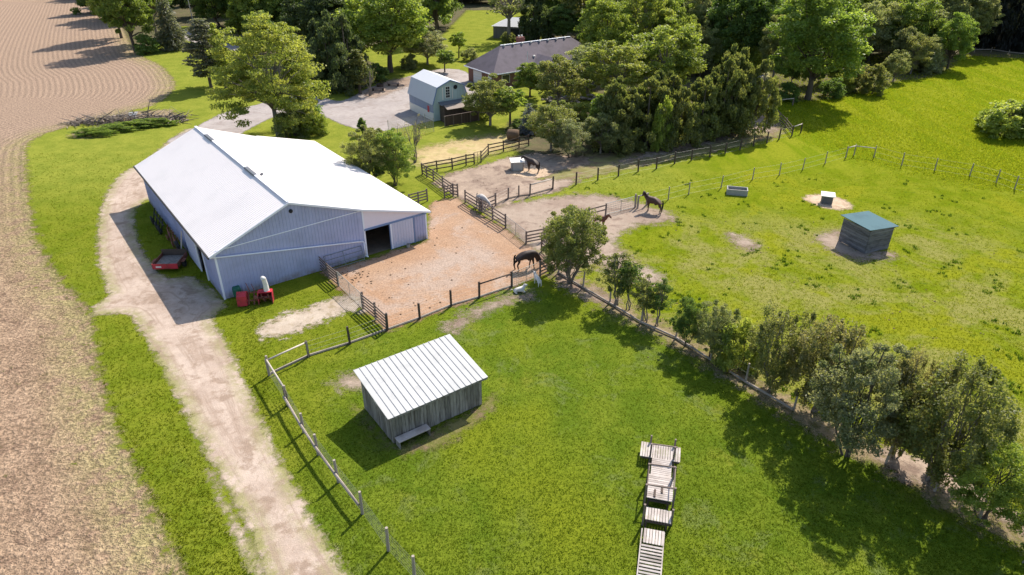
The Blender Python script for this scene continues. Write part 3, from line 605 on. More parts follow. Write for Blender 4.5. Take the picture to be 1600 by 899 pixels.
mb = MB(); mb.box(0, .1, .12, L4 - .12, 0, 2.6); mb.box(W4 - .1, W4, .12, L4 - .12, 0, 2.6); boards(mb, (0, L4, 0), (0, 0, 0), 1.15, 2.62, (-1, 0, 0), .25, .03); mb.build('side_wall', 'gam_blue', t)
mb = MB(); mb.box(-.075, -.002, 0, L4, .0, 1.14); mb.build('white_base_wall', 'white_paint', t)
mb = MB(); mb.box(-.085, -.05, 1.2, 1.75, 1.0, 1.9); mb.build('red_panel', 'red', t)
mb = MB(); q = [(-.22, 2.35), (.58, 4.66), (W4 / 2, 5.48), (W4 - .58, 4.66), (W4 + .22, 2.35)]
for (a0, z0), (a1, z1) in ((q[1], q[2]), (q[2], q[3])): mb.slab([(a0, -.25, z0), (a1, -.25, z1), (a1, L4 + .2, z1), (a0, L4 + .2, z0)], .08)
rf4 = mb.build('roof', 'gam_roof', t)
mb = MB()
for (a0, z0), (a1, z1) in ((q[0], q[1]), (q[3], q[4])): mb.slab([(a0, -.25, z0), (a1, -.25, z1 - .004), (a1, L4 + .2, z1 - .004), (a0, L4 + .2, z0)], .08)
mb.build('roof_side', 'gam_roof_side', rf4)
mb = MB()
for (a0, z0), (a1, z1) in zip(q, q[1:]): mb.bar((a0, -.28, z0 - .06), (a1, -.28, z1 - .06), .05, .14)
mb.build('verge_board', 'blue_metal', rf4)
mb = MB(); mb.box(1.95, 2.72, -.055, -.036, 2.95, 4.62); wd = mb.build('window', 'white_paint', gf)
mb = MB()
for i in range(2):
    for j in range(4): mb.box(2.04 + i * .31, 2.04 + i * .31 + .27, -.062, -.05, 3.05 + j * .38, 3.05 + j * .38 + .32)
mb.build('pane', 'glass', wd)
mb = MB(); mb.lathe([(.02, 0), (.3, .02), (.3, .08), (.02, .1)], n=16); o = mb.build('gable_fan', 'dark', gf); o.location = (3.55, -.04, 4.35); o.rotation_euler = (R(90), 0, 0)
for bx_ in ((1.45, 1.6, -.06, -.036, 2.8, 4.5), (3.0, 3.12, -.06, -.036, 2.8, 4.4)): mb = MB(); mb.box(*bx_); mb.build('batten', 'white_paint', gf)
# coop lean-to in front
OC = O4 + g4 * .6 + Vector((-g4.y, g4.x, 0)) * (-.08)
t = thing('chicken_coop', OC, A4, 'low brown plank coop with tan lean-to roof in front of the gambrel barn', 'coop')
mb = MB(); boards(mb, (-.6, -3.0, 0), (4.9, -3.0, 0), 0, 1.35, (0, -1, 0), .22); boards(mb, (4.9, -3.0, 0), (4.9, -.2, 0), 0, 1.5, (1, 0, 0), .22); mb.build('plank_wall', 'brown_board', t)
mb = MB(); boards(mb, (.3, -1.3, 0), (4.6, -1.3, 0), 0, 2.0, (0, -1, 0), .25); mb.box(.3, .36, -1.3, -.1, 0, 2.2); mb.box(4.54, 4.6, -1.3, -.1, 0, 2.2); mb.build('house_wall', 'dark_fence', t)
mb = MB(); mb.slab([(.5, -2.0, 1.95), (4.9, -2.0, 1.95), (4.9, -.9, 2.3), (.5, -.9, 2.3)], .07); mb.build('roof', 'tan_roof', t)
mb = MB(); mb.slab([(.1, -.95, 2.34), (4.4, -.95, 2.34), (4.4, -.05, 2.62), (.1, -.05, 2.62)], .06); mb.build('upper_roof', 'ridge', t)
mb = MB(); mb.bar((-.6, -3.0, 1.42), (4.95, -3.0, 1.42), .1, .06)
for x in (-.55, .8, 2.1, 3.5, 4.85): mb.box(x - .05, x + .05, -3.10, -3.03, 0, 1.4)
mb.build('frame_rail', 'fence_wood', t)
# netted poultry run
PR = G(655, 213); tr_ = thing('poultry_run', PR, A4, 'netted poultry run with thin posts left of the brown coop', 'poultry run')
mb = MB(); pts = [(-3.0, 0), (-.2, .2), (2.5, .6), (2.5, 3.2), (-3.0, 3.0)]
pm = MB(); pm.tube((0, 0, 0), (0, 0, 1.9), .035); base = pm.build('post', 'galv', tr_); base.location = (*pts[0], 0)
for q_ in pts[1:]: linkcopy(base, tr_, (*q_, 0))
for (a, b_) in zip(pts, pts[1:] + pts[:1]):
    for z in np.arange(.15, 1.9, .22): mb.tube((*a, z), (*b_, z), .007, n=4)
    L = math.dist(a, b_)
    for s in np.arange(0, L, .28): q_ = Vector((*a, 0)).lerp(Vector((*b_, 0)), s / L); mb.tube(q_ + Vector((0, 0, .1)), q_ + Vector((0, 0, 1.88)), .006, n=4)
for s in np.arange(-3, 2.5, .4): mb.tube((s, .1 + (s + 3) * .08, 1.88), (s, 3.1, 1.95), .007, n=4)
mb.build('netting', 'net', tr_)
p = G(806 - 4, 0 + 188) if False else G(731.5, 189.5); t = thing('rain_barrel', p, 0, 'brown barrel at the right end of the coop', 'barrel')
mb = MB(); mb.lathe([(.28, 0), (.34, .4), (.28, .9)], n=14); mb.build('drum', 'brown_board', t, True); mb = MB(); mb.lathe([(.29, .9), (.29, .95)], n=14); mb.build('lid', 'dark_fence', t)

# ------------------------------------------------------------------ brick house
OH = Vector((-3.05, 113.2, 0)); hx = Vector((.82, .572, 0)).normalized(); AH = fr(hx)
t = thing('brick_house', OH, AH, 'long brown-brick bungalow with dark hipped shingle roof and red chimney', 'house')
HL, HW, HE, HZ = 24.0, 9.0, 2.55, 6.0
mb = MB(); mb.box(.5, HL - .5, .5, HW - .5, 0, HE - .02); mb.build('wall', 'brick', t)
mb = MB(); hw = HW / 2; e = HE + .0
A_ = [(0, 0, e), (HL, 0, e), (HL, HW, e), (0, HW, e)]; R1, R2 = (hw, hw, HZ), (HL - hw, hw, HZ)
mb.add(A_ + [R1, R2] + [(x, y, z - .15) for x, y, z in A_], [(0, 1, 5, 4), (1, 2, 5), (2, 3, 4, 5), (3, 0, 4), (6, 7, 8, 9), (0, 1, 7, 6), (1, 2, 8, 7), (2, 3, 9, 8), (3, 0, 6, 9)])
rh = mb.build('roof', 'shingle', t)
mb = MB(); mb.bar((0, -.04, e - .08), (HL, -.04, e - .08), .06, .16); mb.bar((-.04, 0, e - .08), (-.04, HW, e - .08), .06, .16); mb.bar(R1, R2, .3, .08); mb.build('eave_gutter', 'trim', rh)
mb = MB(); mb.lathe([(.16, 0), (.16, .22), (.22, .24), (.05, .34)], n=10); v0 = mb.build('roof_vent', 'white_paint', rh); v0.location = (hw + .6, hw - .25, HZ - .18)
for i in range(1, 8): linkcopy(v0, rh, (hw + .6 + i * 1.85, hw - .25, HZ - .18))
linkcopy(v0, rh, (9.6, 1.9, 3.95))
mb = MB(); mb.box(-.6, .6, -.4, .4, 0, 1.9); mb.box(-.68, .68, -.48, .48, 1.5, 1.65); ch = mb.build('chimney', mat('red_brick', (.27, .11, .09), .85, noise=.2, nscale=6), rh); ch.location = (9.8, 6.2, 4.7)
mb = MB(); mb.lathe([(.14, 1.9), (.17, 2.2)], (-.3, 0, 0), 10); mb.lathe([(.14, 1.9), (.17, 2.2)], (.3, 0, 0), 10); mb.build('chimney_pot', 'white_paint', ch)
# cross gable: white flashing line seen on the slope
mb = MB(); mb.tube((7.6, 1.1, 3.4), (7.8, 1.3, 5.2), .05); mb.build('vent_pipe', 'white_paint', rh)
mb = MB(); mb.slab([(8.0, -2.4, e), (10.6, .2 + 2.2, 4.35), (8.0, .2, e + .1)], .08); mb.slab([(13.2, -2.4, e), (10.6, 2.4, 4.35), (10.6, -2.4, 4.35)], .08); mb.slab([(8.0, -2.4, e), (10.6, -2.4, 4.35), (10.6, 2.4, 4.35)], .08); mb.build('porch_gable', 'shingle', rh)
mb = MB(); mb.box(8.4, 12.8, -2.2, .5, 0, e - .05); mb.build('porch_wall', 'brick', t)
for (x0_, x1_, z0_, z1_) in ((2.0, 3.6, .75, 2.15), (5.2, 6.8, .9, 2.15), (15.5, 17.5, .9, 2.15)):
    mb = MB(); mb.box(x0_, x1_, .44, .5, z0_, z1_); wn = mb.build('window', 'white_paint', t)
    mb = MB(); mb.box(x0_ + .1, x1_ - .1, .42, .435, z0_ + .1, z1_ - .1); mb.build('pane', 'glass', wn)
mb = MB(); mb.box(.44, .5, 4.2, 6.8, 0, 2.1); gd = mb.build('garage_door', 'white_paint', t)
mb = MB()
for z in (.5, 1.0, 1.5): mb.box(.42, .435, 4.25, 6.75, z, z + .04)
mb.build('door_panel_lines', 'trim', gd)
mb = MB(); mb.box(.43, .5, 1.2, 2.2, 0, 2.1); mb.build('side_door', 'white_paint', t)

# far shed beyond the house, and the little one by the cedar row
pF = G(771, 60); t = thing('garden_shed', pF, R(-15), 'grey shed with whitish hip roof on the far meadow behind the house', 'shed')
mb = MB(); boards(mb, (0, 0, 0), (10, 0, 0), 0, 2.7, (0, -1, 0), .3); boards(mb, (0, 6, 0), (0, 0, 0), 0, 2.7, (-1, 0, 0), .3); mb.box(.05, 10, .05, 6, 0, 2.65); mb.build('wall', 'grey_board', t)
mb = MB(); mb.add([(-.4, -.4, 2.65), (10.4, -.4, 2.65), (10.4, 6.4, 2.65), (-.4, 6.4, 2.65), (3, 3, 4.2), (7.4, 3, 4.2)], [(0, 1, 5, 4), (1, 2, 5), (2, 3, 4, 5), (3, 0, 4), (3, 2, 1, 0)]); mb.build('roof', 'far_roof', t)
mb = MB(); mb.box(3.4, 6.0, -.07, -.04, 0, 2.2); mb.build('door', 'dark', t)
pL = G(1199, 150); t = thing('tool_shed', pL, R(30), 'little shed with bluish metal roof half hidden behind the cedar row', 'shed')
mb = MB(); boards(mb, (-2.2, 0, 0), (.6, 0, 0), 0, 2.0, (0, -1, 0), .25); boards(mb, (.6, 0, 0), (.6, 3, 0), 0, 2.0, (1, 0, 0), .25); mb.box(-2.2, .55, .02, 3, 0, 2.0); mb.build('wall', 'grey_board', t)
mb = MB(); mb.slab([(-2.5, -.3, 2.0), (.9, -.3, 2.0), (.9, 1.5, 2.9), (-2.5, 1.5, 2.9)], .06); mb.slab([(-2.5, 3.3, 2.0), (.9, 3.3, 2.0), (.9, 1.5, 2.895), (-2.5, 1.5, 2.895)], .06); mb.build('roof', mat('bluish_roof', (.33, .38, .52), .4, noise=.05), t)

# ------------------------------------------------------------------ timber play ramp / agility frame on the lawn
pa, pb = G(1018, 897), G(1034, 706); dv = (pb - pa).normalized(); AP = fr(dv) - R(90)
t = thing('timber_obstacle', pa, AP, 'pale timber obstacle of decks, posts and a slatted ramp on the lawn', 'play structure')
Lp = (pb - pa).length
def decking(name, x0, x1, y0, y1, z, parent, along='x', m='plank', wd=.14, slope=0, gap=.012):
    mb = MB()
    if along == 'x':
        k = max(1, round((y1 - y0) / wd)); s = (y1 - y0) / k
        for i in range(k):
            mb.rt(); a, b_ = y0 + i * s + gap, y0 + (i + 1) * s - gap; za, zb = z + slope * (a - y0), z + slope * (b_ - y0)
            mb.hexa([(x0, a, za - .04), (x1, a, za - .04), (x1, b_, zb - .04), (x0, b_, zb - .04), (x0, a, za), (x1, a, za), (x1, b_, zb), (x0, b_, zb)])
    else:
        k = max(1, round((x1 - x0) / wd)); s = (x1 - x0) / k
        for i in range(k): mb.rt(); mb.box(x0 + i * s + gap, x0 + (i + 1) * s - gap, y0, y1, z - .04, z)
    return mb.build(name, m, parent)
decking('ramp', -.60, .40, -.35, 1.35, .06, t, wd=.17, slope=.17, gap=.04)
decking('ramp_landing', -.55, .44, 1.38, 2.25, .40, t, 'y')
mb = MB()
for x in (-.64, .42): mb.bar((x, -.35, .02), (x, 2.2, .36), .06, .10)
mb.build('ramp_rails', 'plank', t)
decking('deck', -.56, .70, 2.62, 3.42, .62, t, 'y'); decking('deck', -.58, .70, 4.05, 5.75, .62, t)
decking('deck', -.5, .56, 5.8, 7.15, .52, t); decking('cross_deck', -1.18, 1.0, 7.15, 8.32, .48, t, 'y')
for y, z in ((4.15, .70), (4.5, .68)):
    mb = MB(); mb.box(-.25 if y < 4.4 else .1, -.15 if y < 4.4 else .2, y, y + .5, .63, .68); mb.build('foothold', 'dark_fence', t)
pm = MB(); pm.box(-.05, .05, -.05, .05, 0, 1.45); b0 = pm.build('post', 'fence_wood', t); b0.location = (-.64, 2.75, 0)
for x, y, h in ((.74, 3.1, .75), (-.66, 4.1, 1), (.76, 4.2, 1), (-.64, 5.6, 1), (.66, 5.7, 1), (-.62, 7.25, .95), (.64, 7.3, .95), (-.66, 8.4, .65), (.66, 8.4, .65)):
    linkcopy(b0, t, (x, y, 0), scale=(1, 1, h))
for a_, b_2 in [((-.66, y, z), (.76, y + .05, z)) for y, z in ((4.15, 1.4), (5.65, 1.4), (7.28, 1.34))] + [((x, 4.1, 1.37), (x, 5.65, 1.37)) for x in (-.62, .70)] + [((.55, 5.0, .66), (.75, 5.7, 1.35))]:
    mb = MB(); mb.bar(a_, b_2, .05, .06); mb.build('crossbar', 'fence_wood', t)
for y in (2.7, 3.35, 4.1, 5.7, 7.2, 8.2):
    mb = MB()
    for x in (-.5, .5): mb.box(x - .05, x + .05, y - .05, y + .05, 0, .40)
    mb.bar((-.55, y, .42), (.65, y, .42), .1, .1) if y < 7 else mb.bar((-1.1, y, .38), (.95, y, .38), .1, .1)
    mb.build('joist_frame', 'dark_fence', t)

# ------------------------------------------------------------------ fences
def fence(label, pts, h=1.35, rails=(.3, .65, 1.0, 1.3), m='fence_wood', post='sq', pw=.12, rw_=(.035, .13), world=False, group=None, wires=0, log=None, toprail=(), railm=None, name='fence', cat='fence', mid=False, hs=None, kick=None):
    W = [G(*p) if not world else Vector((*p, 0)) for p in pts]; o0 = W[0].copy()
    t = thing(name, o0, 0, label, cat, group)
    if mid:
        W2 = []
        for a, b_ in zip(W, W[1:]):
            k = max(1, round((b_ - a).length / 2.5)); W2 += [a.lerp(b_, i / k) for i in range(k)]
        W = W2 + [W[-1]]
    mb = MB(); r = pw / 2
    if post == 'sq': mb.box(-r, r, -r, r, -.1, h + .08)
    else: mb.tube((0, 0, -.1), (0, 0, h + .06), r * 1.05, r * .9, 9)
    base = mb.build('post', m, t); base.location = W[0] - o0; ds = [(b_ - a) for a, b_ in zip(W, W[1:])]
    for i, p in enumerate(W):
        dd = ds[min(i, len(ds) - 1)]; rz = math.atan2(dd.y, dd.x)
        rot = (random.uniform(-.03, .03), random.uniform(-.03, .03), rz); sc = (1, 1, random.uniform(.95, 1.06) * (hs[i] if hs else 1))
        if i == 0: base.rotation_euler = rot; base.scale = sc
        else: linkcopy(base, t, p - o0, rot, sc)
    off = lambda d: Vector((d.y, -d.x, 0)).normalized() * (r + rw_[0] / 2 + .004)
    for z in rails:
        for i, (a, b_) in enumerate(zip(W, W[1:])):
            d = b_ - a; mb = MB(); j = random.uniform(-.02, .02); q = off(d)
            mb.bar(a - o0 + q + Vector((0, 0, z + j)), b_ - o0 + q + Vector((0, 0, z - j)), *rw_); mb.build('rail', railm or m, t)
    for i, z in toprail:
        a, b_ = W[i], W[i + 1]; mb = MB(); mb.tube(a - o0 + Vector((0, 0, z)), b_ - o0 + Vector((0, 0, z)), .06); mb.build('rail', railm or 'pale_rail', t, True)
    if log:
        for i, z in log:
            a, b_ = W[i] - o0, W[i + 1] - o0; q = off(b_ - a) * 1.3; mb = MB(); mb.path([a + q + Vector((0, 0, z)), a.lerp(b_, .5) + q + Vector((0, 0, z + .03)), b_ + q + Vector((0, 0, z))], [.085, .075, .07], 8); mb.build('log_rail', 'log', t, True)
    if kick:
        for a, b_ in zip(W, W[1:]):
            q = off(b_ - a) * -1; mb = MB(); mb.bar(a - o0 + q + Vector((0, 0, .07)), b_ - o0 + q + Vector((0, 0, .07)), .08, .16); mb.build('kickboard', kick, t)
    if wires:
        mb = MB()
        for a, b_ in zip(W, W[1:]):
            a, b_ = a - o0, b_ - o0; zs = np.linspace(.12, h - .06, wires)
            for z in zs: mb.tube(a + Vector((0, 0, z)), b_ + Vector((0, 0, z)), .006, n=3, cap=False)
            if wires >= 6:
                L = (b_ - a).length
                for s in np.arange(.2, L, .3): q_ = a.lerp(b_, s / L); mb.tube(q_ + Vector((0, 0, .12)), q_ + Vector((0, 0, h - .06)), .004, n=3, cap=False)
        mb.build('wire', 'wire', t)
    return t
def gate(label, p, q, h=1.2, m='galv', bars=6, mesh=False, z0=.1, cat='gate', lean=0):
    A, B = G(*p), G(*q); t = thing('gate', A, fr(B - A), label, cat); L = (B - A).length
    mb = MB(); Z = lambda z: z0 + z
    for x in (0, L): mb.tube((x, 0, z0), (x, 0, z0 + h), .025)
    mb.tube((0, 0, z0), (L, 0, z0), .025); mb.tube((0, 0, z0 + h), (L, 0, z0 + h), .025); mb.tube((L / 2, 0, z0), (L / 2, 0, z0 + h), .02); mb.build('gate_frame', m, t)
    mb = MB()
    for i in range(1, bars): mb.tube((0, 0, z0 + h * i / bars), (L, 0, z0 + h * i / bars), .013 if mesh else .02, n=5)
    if mesh:
        for s in np.arange(.2, L, .22): mb.tube((s, 0, z0), (s, 0, z0 + h), .008, n=4)
    mb.build('gate_bars', m, t)
    return t
fence('wire fence with one thick log rail beside the gravel drive', [(421, 587), (450, 634), (474.6, 676), (497.5, 711), (529, 754), (566.5, 803), (607, 861), (648, 906), (690, 960)], 1.45, (), 'log', 'rd', .16, wires=7, log=[(i, .72) for i in range(1, 5)], toprail=[(0, 1.3)])
fence('short two-post corner fence with a pole top rail by the drive', [(421, 587), (482.5, 558)], 1.25, (), 'log', 'sq', .12, toprail=[(0, 1.2)], kick='log')
gate('old round-bar gate standing open beside the drive fence', (446, 628), (452, 637), 1.1, 'dark_fence', 5)
fence('low wire fence of dark posts between the front lawn and the orange sand yard', [(482.5, 558), (547, 538), (605, 517), (656, 499), (705, 479), (749, 466), (799.5, 449)], 1.3, (), 'dark_fence', 'sq', .13, wires=4, toprail=[(5, 1.25)], railm='dark_fence', kick='log')
fence('four-rail wooden fence from the barn gable to the mesh gate', [(499.5, 419), (513.7, 433.5), (529, 447)], 1.3, (.22, .5, .78, 1.06, 1.3), 'fence_wood')
gate('galvanised mesh gate between two wooden fences by the barn', (529.5, 447.5), (566, 482), 1.25, 'galv', 9, True)
fence('five-rail wooden fence right of the mesh gate, shadow on the grass', [(567.8, 482.5), (587.6, 499.5), (605.8, 516.5)], 1.35, (.22, .5, .78, 1.06, 1.32), 'fence_wood')
gate('pipe gate next to the white goats at the lawn corner', (801, 449), (843, 432.5), 1.25, 'galv', 7, True)
fence('four-rail fence triangle beside the mesh gate and the round tree', [(844, 432.5), (871, 419.5), (846, 394)], 1.35, (.25, .55, .85, 1.15, 1.32), 'fence_wood')
fence('short rail fence between the sand yard and the round tree', [(822, 381.5), (850, 376), (868, 371)], 1.25, (.25, .55, .85, 1.2), 'fence_wood')
fence('long four-rail fence with the grey horse behind it', [(727, 317), (749, 331), (770, 343.5), (790, 356.5)], 1.35, (.25, .6, .95, 1.3), 'fence_wood')
gate('thin wire gate between the four-rail fence and the round tree', (791, 357), (821, 380.5), 1.15, 'wire', 5, True)
fence('short three-rail fence joining the four-rail fence behind the grey horse', [(752, 331), (774.5, 322)], 1.25, (.35, .75, 1.2), 'fence_wood')
fence('wire fence with one whitish top rail below the black horse', [(774.5, 322), (794, 312), (810.6, 308), (828, 306), (863.6, 296)], 1.25, (), 'fence_wood', 'sq', .12, wires=4, toprail=[(3, 1.2)], kick='dark_fence')
fence('long wire fence of dark posts along the muddy track to the cedar row', [(863.6, 296), (900, 289), (934, 281.8), (966, 275.7), (997, 268.5), (1025.6, 264), (1054, 256), (1080, 251), (1108.7, 246), (1132.7, 240.6), (1156, 235), (1177, 229), (1198, 224), (1217, 218), (1237, 213)], 1.35, (), 'dark_fence', 'sq', .13, wires=3)
fence('pale one-rail corner of the far fence', [(1237, 213), (1251, 208)], 1.3, (), 'dark_fence', 'sq', .13, toprail=[(0, 1.25)])
fence('small three-rail fence at the end of the muddy track', [(1198, 171), (1205, 176), (1217, 190), (1227, 200), (1237, 213)], 1.25, (.4, .8, 1.2), 'fence_wood')
fence('pale top rail between posts in front of the dark maple', [(1199, 170), (1238, 166)], 1.2, (), 'fence_wood', toprail=[(0, 1.15)])
gate('leaning gate beneath the right end of the cedar row', (1176, 181), (1183, 172), 1.2, 'dark_fence', 4)
fence('rail fence joining the barn lean-to to the lawn', [(640, 322), (654, 318), (668, 314.5)], 1.25, (.3, .6, .9, 1.2), 'fence_wood')
fence('four-rail fence angled between the green strip and the chute posts', [(660, 272.5), (667, 277.5), (677.4, 283), (692, 294.5), (708, 306), (715.5, 307.5)], 1.3, (.25, .6, .95, 1.28), 'fence_wood')
fence('small return fence forming the chute by the sand yard', [(694.8, 309), (708.5, 306)], 1.25, (.3, .65, .98, 1.22), 'fence_wood')
fence('three-rail fence along the dry lawn up to the small gate', [(660, 273), (683, 268.5), (707, 264.6), (728.3, 259), (741, 256.8)], 1.3, (.4, .85, 1.25), 'dark_fence', mid=False)
gate('small dark gate in the middle of the three-rail fence', (741, 256.5), (751.5, 254.5), 1.3, 'dark_fence', 4, True)
fence('three-rail fence from the small gate to the hay bale and cedars', [(751.5, 254.5), (763, 242.5), (786.7, 237.2), (811, 231), (826, 228)], 1.35, (.4, .85, 1.28), 'dark_fence')
fence('short rail fence by the brown foal and the round tree', [(898, 349), (920, 344), (946, 337)], 1.2, (.7, 1.15), 'fence_wood')
gate('dark pipe gate behind the brown foal', (947, 336.5), (992, 324.8), 1.15, 'pipe', 5, True)
fence('double post and short white rail next to the dark bay horse', [(992.5, 324.6), (996, 326), (1010, 321)], 1.35, (), 'log', 'sq', .14, toprail=[(1, 1.3)])
fence('wire fence of pale posts crossing the pasture past the water trough', [(1010, 321), (1044, 312.5), (1076, 304), (1126.6, 294), (1175.6, 281), (1217.6, 274), (1254, 265.5), (1289, 256), (1321, 247)], 1.35, (), 'log', 'rd', .12, wires=3)
fence('white two-rail corner between posts in the middle of the pasture', [(1321, 247), (1334, 243.5), (1365, 247)], 1.3, (), 'log', 'rd', .14, toprail=[(0, 1.25), (1, 1.2)], railm='pale_rail', hs=[1, 1, .35])
fence('sparse leaning-post wire fence at the right edge of the pasture', [(1365, 247), (1408.5, 259), (1460, 267), (1514.6, 276), (1556, 286.5), (1584.6, 297), (1640, 311)], 1.45, (), 'log', 'rd', .13, wires=3)
fence('low fence of posts and ground board along the hedgerow', [(873, 427), (911, 449.5), (953, 474), (1002, 504), (1056, 528), (1110, 562), (1165, 597), (1240, 641), (1310, 683), (1384, 724), (1460, 768), (1530, 810), (1605, 856)], 1.35, (), 'log', 'rd', .14, wires=3, log=[(i, .12) for i in range(0, 7)])
fence('fallen branches and rail fence along the far woodland edge', [(1522, 82), (1548, 82), (1575, 86), (1610, 90)], .9, (.6,), 'log', 'rd', .12)

# ------------------------------------------------------------------ animals: one skinned body each
def skinned(name, verts, edges, rad, m, parent, sub=2):
    me = bpy.data.meshes.new(name); me.from_pydata(verts, edges, []); o = bpy.data.objects.new(name, me); C.objects.link(o)
    md = o.modifiers.new('s', 'SKIN'); md.use_smooth_shade = True
    for i, sv in enumerate(me.skin_vertices[0].data):
        r = rad[i]; sv.radius = (r, r) if not isinstance(r, tuple) else r; sv.use_root = (i == 0)
    o.modifiers.new('u', 'SUBSURF').levels = sub
    bpy.context.view_layer.update(); dg = bpy.context.evaluated_depsgraph_get()
    nm = bpy.data.meshes.new_from_object(o.evaluated_get(dg)); o.modifiers.clear(); o.data = nm; nm.name = name
    nm.materials.clear(); nm.materials.append(M[m] if isinstance(m, str) else m)
    nm.polygons.foreach_set('use_smooth', [True] * len(nm.polygons)); o.parent = parent
    return o
def horse(loc, heading, label, coat, pose='stand', s=1.0, hair='hair_dark', mane=True):
    t = thing('horse', loc, heading, label, 'horse'); t.scale = (s, s, s)
    V = [(-.52, 0, 1.28), (-.15, 0, 1.24), (.22, 0, 1.22), (.55, 0, 1.22), (.78, 0, 1.36)]; r = [(.31, .33), (.33, .37), (.34, .37), (.28, .35), (.18, .27)]
    heads = dict(stand=[(1.0, 0, 1.64), (1.16, 0, 1.88), (1.30, 0, 1.86), (1.50, 0, 1.68), (1.62, 0, 1.56)],
                 graze=[(1.02, 0, 1.08), (1.18, 0, .74), (1.26, 0, .55), (1.30, 0, .30), (1.32, 0, .13)],
                 low=[(1.08, .05, 1.26), (1.32, .08, 1.16), (1.45, .1, 1.10), (1.60, .12, .90), (1.68, .12, .77)],
                 eat=[(1.05, 0, 1.50), (1.28, 0, 1.58), (1.42, 0, 1.54), (1.60, 0, 1.36), (1.68, 0, 1.25)],
                 back=[(.96, .03, 1.60), (1.08, .08, 1.84), (1.12, .16, 1.87), (1.10, .36, 1.70), (1.08, .46, 1.60)])[pose]
    V += heads; r += [(.14, .20), (.12, .15), (.12, .145), (.09, .10), (.075, .08)]
    E_ = [(i, i + 1) for i in range(9)]
    st = [.06, -.08, .10, -.12] if pose != 'graze' else [.12, -.14, .1, -.1]
    for k, sy in enumerate((-1, 1)):
        o = len(V); dx = st[k]
        V += [(.58, sy * .16, .98), (.58 + dx * .6, sy * .17, .55), (.57 + dx, sy * .17, .16), (.62 + dx, sy * .17, .035)]
        r += [.14, .065, .045, .060]; E_ += [(3, o), (o, o + 1), (o + 1, o + 2), (o + 2, o + 3)]
    for k, sy in enumerate((-1, 1)):
        o = len(V); dx = st[2 + k]
        V += [(-.60, sy * .16, 1.0), (-.50 + dx * .3, sy * .18, .82), (-.76 + dx, sy * .17, .52), (-.68 + dx, sy * .17, .16), (-.62 + dx, sy * .17, .035)]
        r += [.17, .11, .068, .048, .062]; E_ += [(0, o), (o, o + 1), (o + 1, o + 2), (o + 2, o + 3), (o + 3, o + 4)]
    hd = Vector(heads[2]); up = (hd - Vector(heads[4])).normalized()
    for sy in (-1, 1):
        o = len(V); q = hd + Vector((0, sy * .07, .10)) + up * .08; V.append(tuple(q)); r.append(.025); E_.append((7, o))
    skinned('body', V, E_, r, coat, t)
    # mane and tail
    ns = [Vector(V[4]), Vector(V[5]), Vector(V[6]), Vector(V[7])]
    mb = MB()
    for a, b_ in zip(ns, ns[1:]):
        d = (b_ - a).normalized(); s_ = d.cross(Vector((0, 1, 0))) * -1
        if s_.length < .1: s_ = Vector((-1, 0, 0))
        s_.normalize(); s_ = -s_ if s_.dot(Vector((-1, 0, .6))) < 0 else s_
        for k in range(6):
            p = a.lerp(b_, k / 6) + s_ * .13; mb.path([p, p + Vector((-.05, .10, -.04)), p + Vector((-.07, .15, -.20))], [.035, .03, .008], 5)
    if mane: mb.build('mane', hair, t, True)
    mb = MB(); mb.path([(-.76, 0, 1.36), (-.84, 0, 1.26), (-.86, .01, 1.0), (-.85, .02, .7), (-.84, .02, .34)], [.05, .06, .08, .08, .02], 7); mb.build('tail', hair, t, True)
    for sy in (-1, 1):
        mb = MB(); ev = Vector(heads[2]).lerp(Vector(heads[3]), .35) + Vector((0, sy * .085, .03)); mb.tube(ev - Vector((0, .012, 0)), ev + Vector((0, .012, 0)), .02, n=8); mb.build('eye', 'hair_dark', t, True)
    return t
def face(p, q): return fr(G(*q) - G(*p))
horse(G(820, 421), face((805, 421), (838, 416)), 'black horse grazing head down in the sand yard by the mesh gate', 'coat_black', 'graze', 1.08)
horse(G(833, 269), face((840, 272), (815, 266)), 'black horse eating from the white-lidded hay box', 'coat_black', 'eat', 1.0)
horse(G(1021, 332), face((1030, 334), (1012, 330)), 'dark bay horse standing in the pasture with its head turned up and back', 'coat_dark_bay', 'back', 1.03)
horse(G(936, 355), face((925, 353), (942, 358)), 'reddish brown foal half hidden by the round tree', 'coat_bay', 'stand', .78)
horse(G(752, 327), face((735, 315), (765, 337)), 'grey horse with lowered head behind the four-rail fence', 'coat_grey', 'low', 1.05, 'hair_pale')
def goat(loc, heading, label, pose):
    t = thing('goat', loc, heading, label, 'goat'); z = .62 if pose == 'stand' else .26
    V = [(-.36, 0, z), (0, 0, z), (.3, 0, z + .02), (.45, 0, z + .15), (.55, 0, z + .32), (.70, 0, z + .30), (.80, 0, z + .24)]; r = [.17, .19, .17, .11, .09, .08, .05]; E_ = [(i, i + 1) for i in range(6)]
    for x, src in ((.3, 2), (-.38, 0)):
        for sy in (-1, 1):
            o = len(V)
            if pose == 'stand': V += [(x, sy * .11, .42), (x - .02, sy * .12, .2), (x + .02, sy * .12, .025)]
            else: V += [(x + .05, sy * .17, .14), (x + .22, sy * .2, .07), (x + .05, sy * .22, .045)]
            r += [.07, .04, .035]; E_ += [(src, o), (o, o + 1), (o + 1, o + 2)]
    for sy in (-1, 1): o = len(V); V.append((.52, sy * .14, z + .34)); r.append(.025); E_.append((4, o))
    skinned('body', V, E_, r, 'coat_white', t)
    mb = MB(); mb.path([(-.5, 0, z + .08), (-.62, 0, z + .12), (-.66, 0, z)], [.035, .03, .01], 6); mb.build('tail', 'coat_white', t, True)
    mb = MB()
    for sy in (-1, 1): mb.path([(.56, sy * .04, z + .39), (.50, sy * .06, z + .50), (.42, sy * .08, z + .54)], [.02, .014, .004], 5)
    mb.build('horns', 'concrete', t, True)
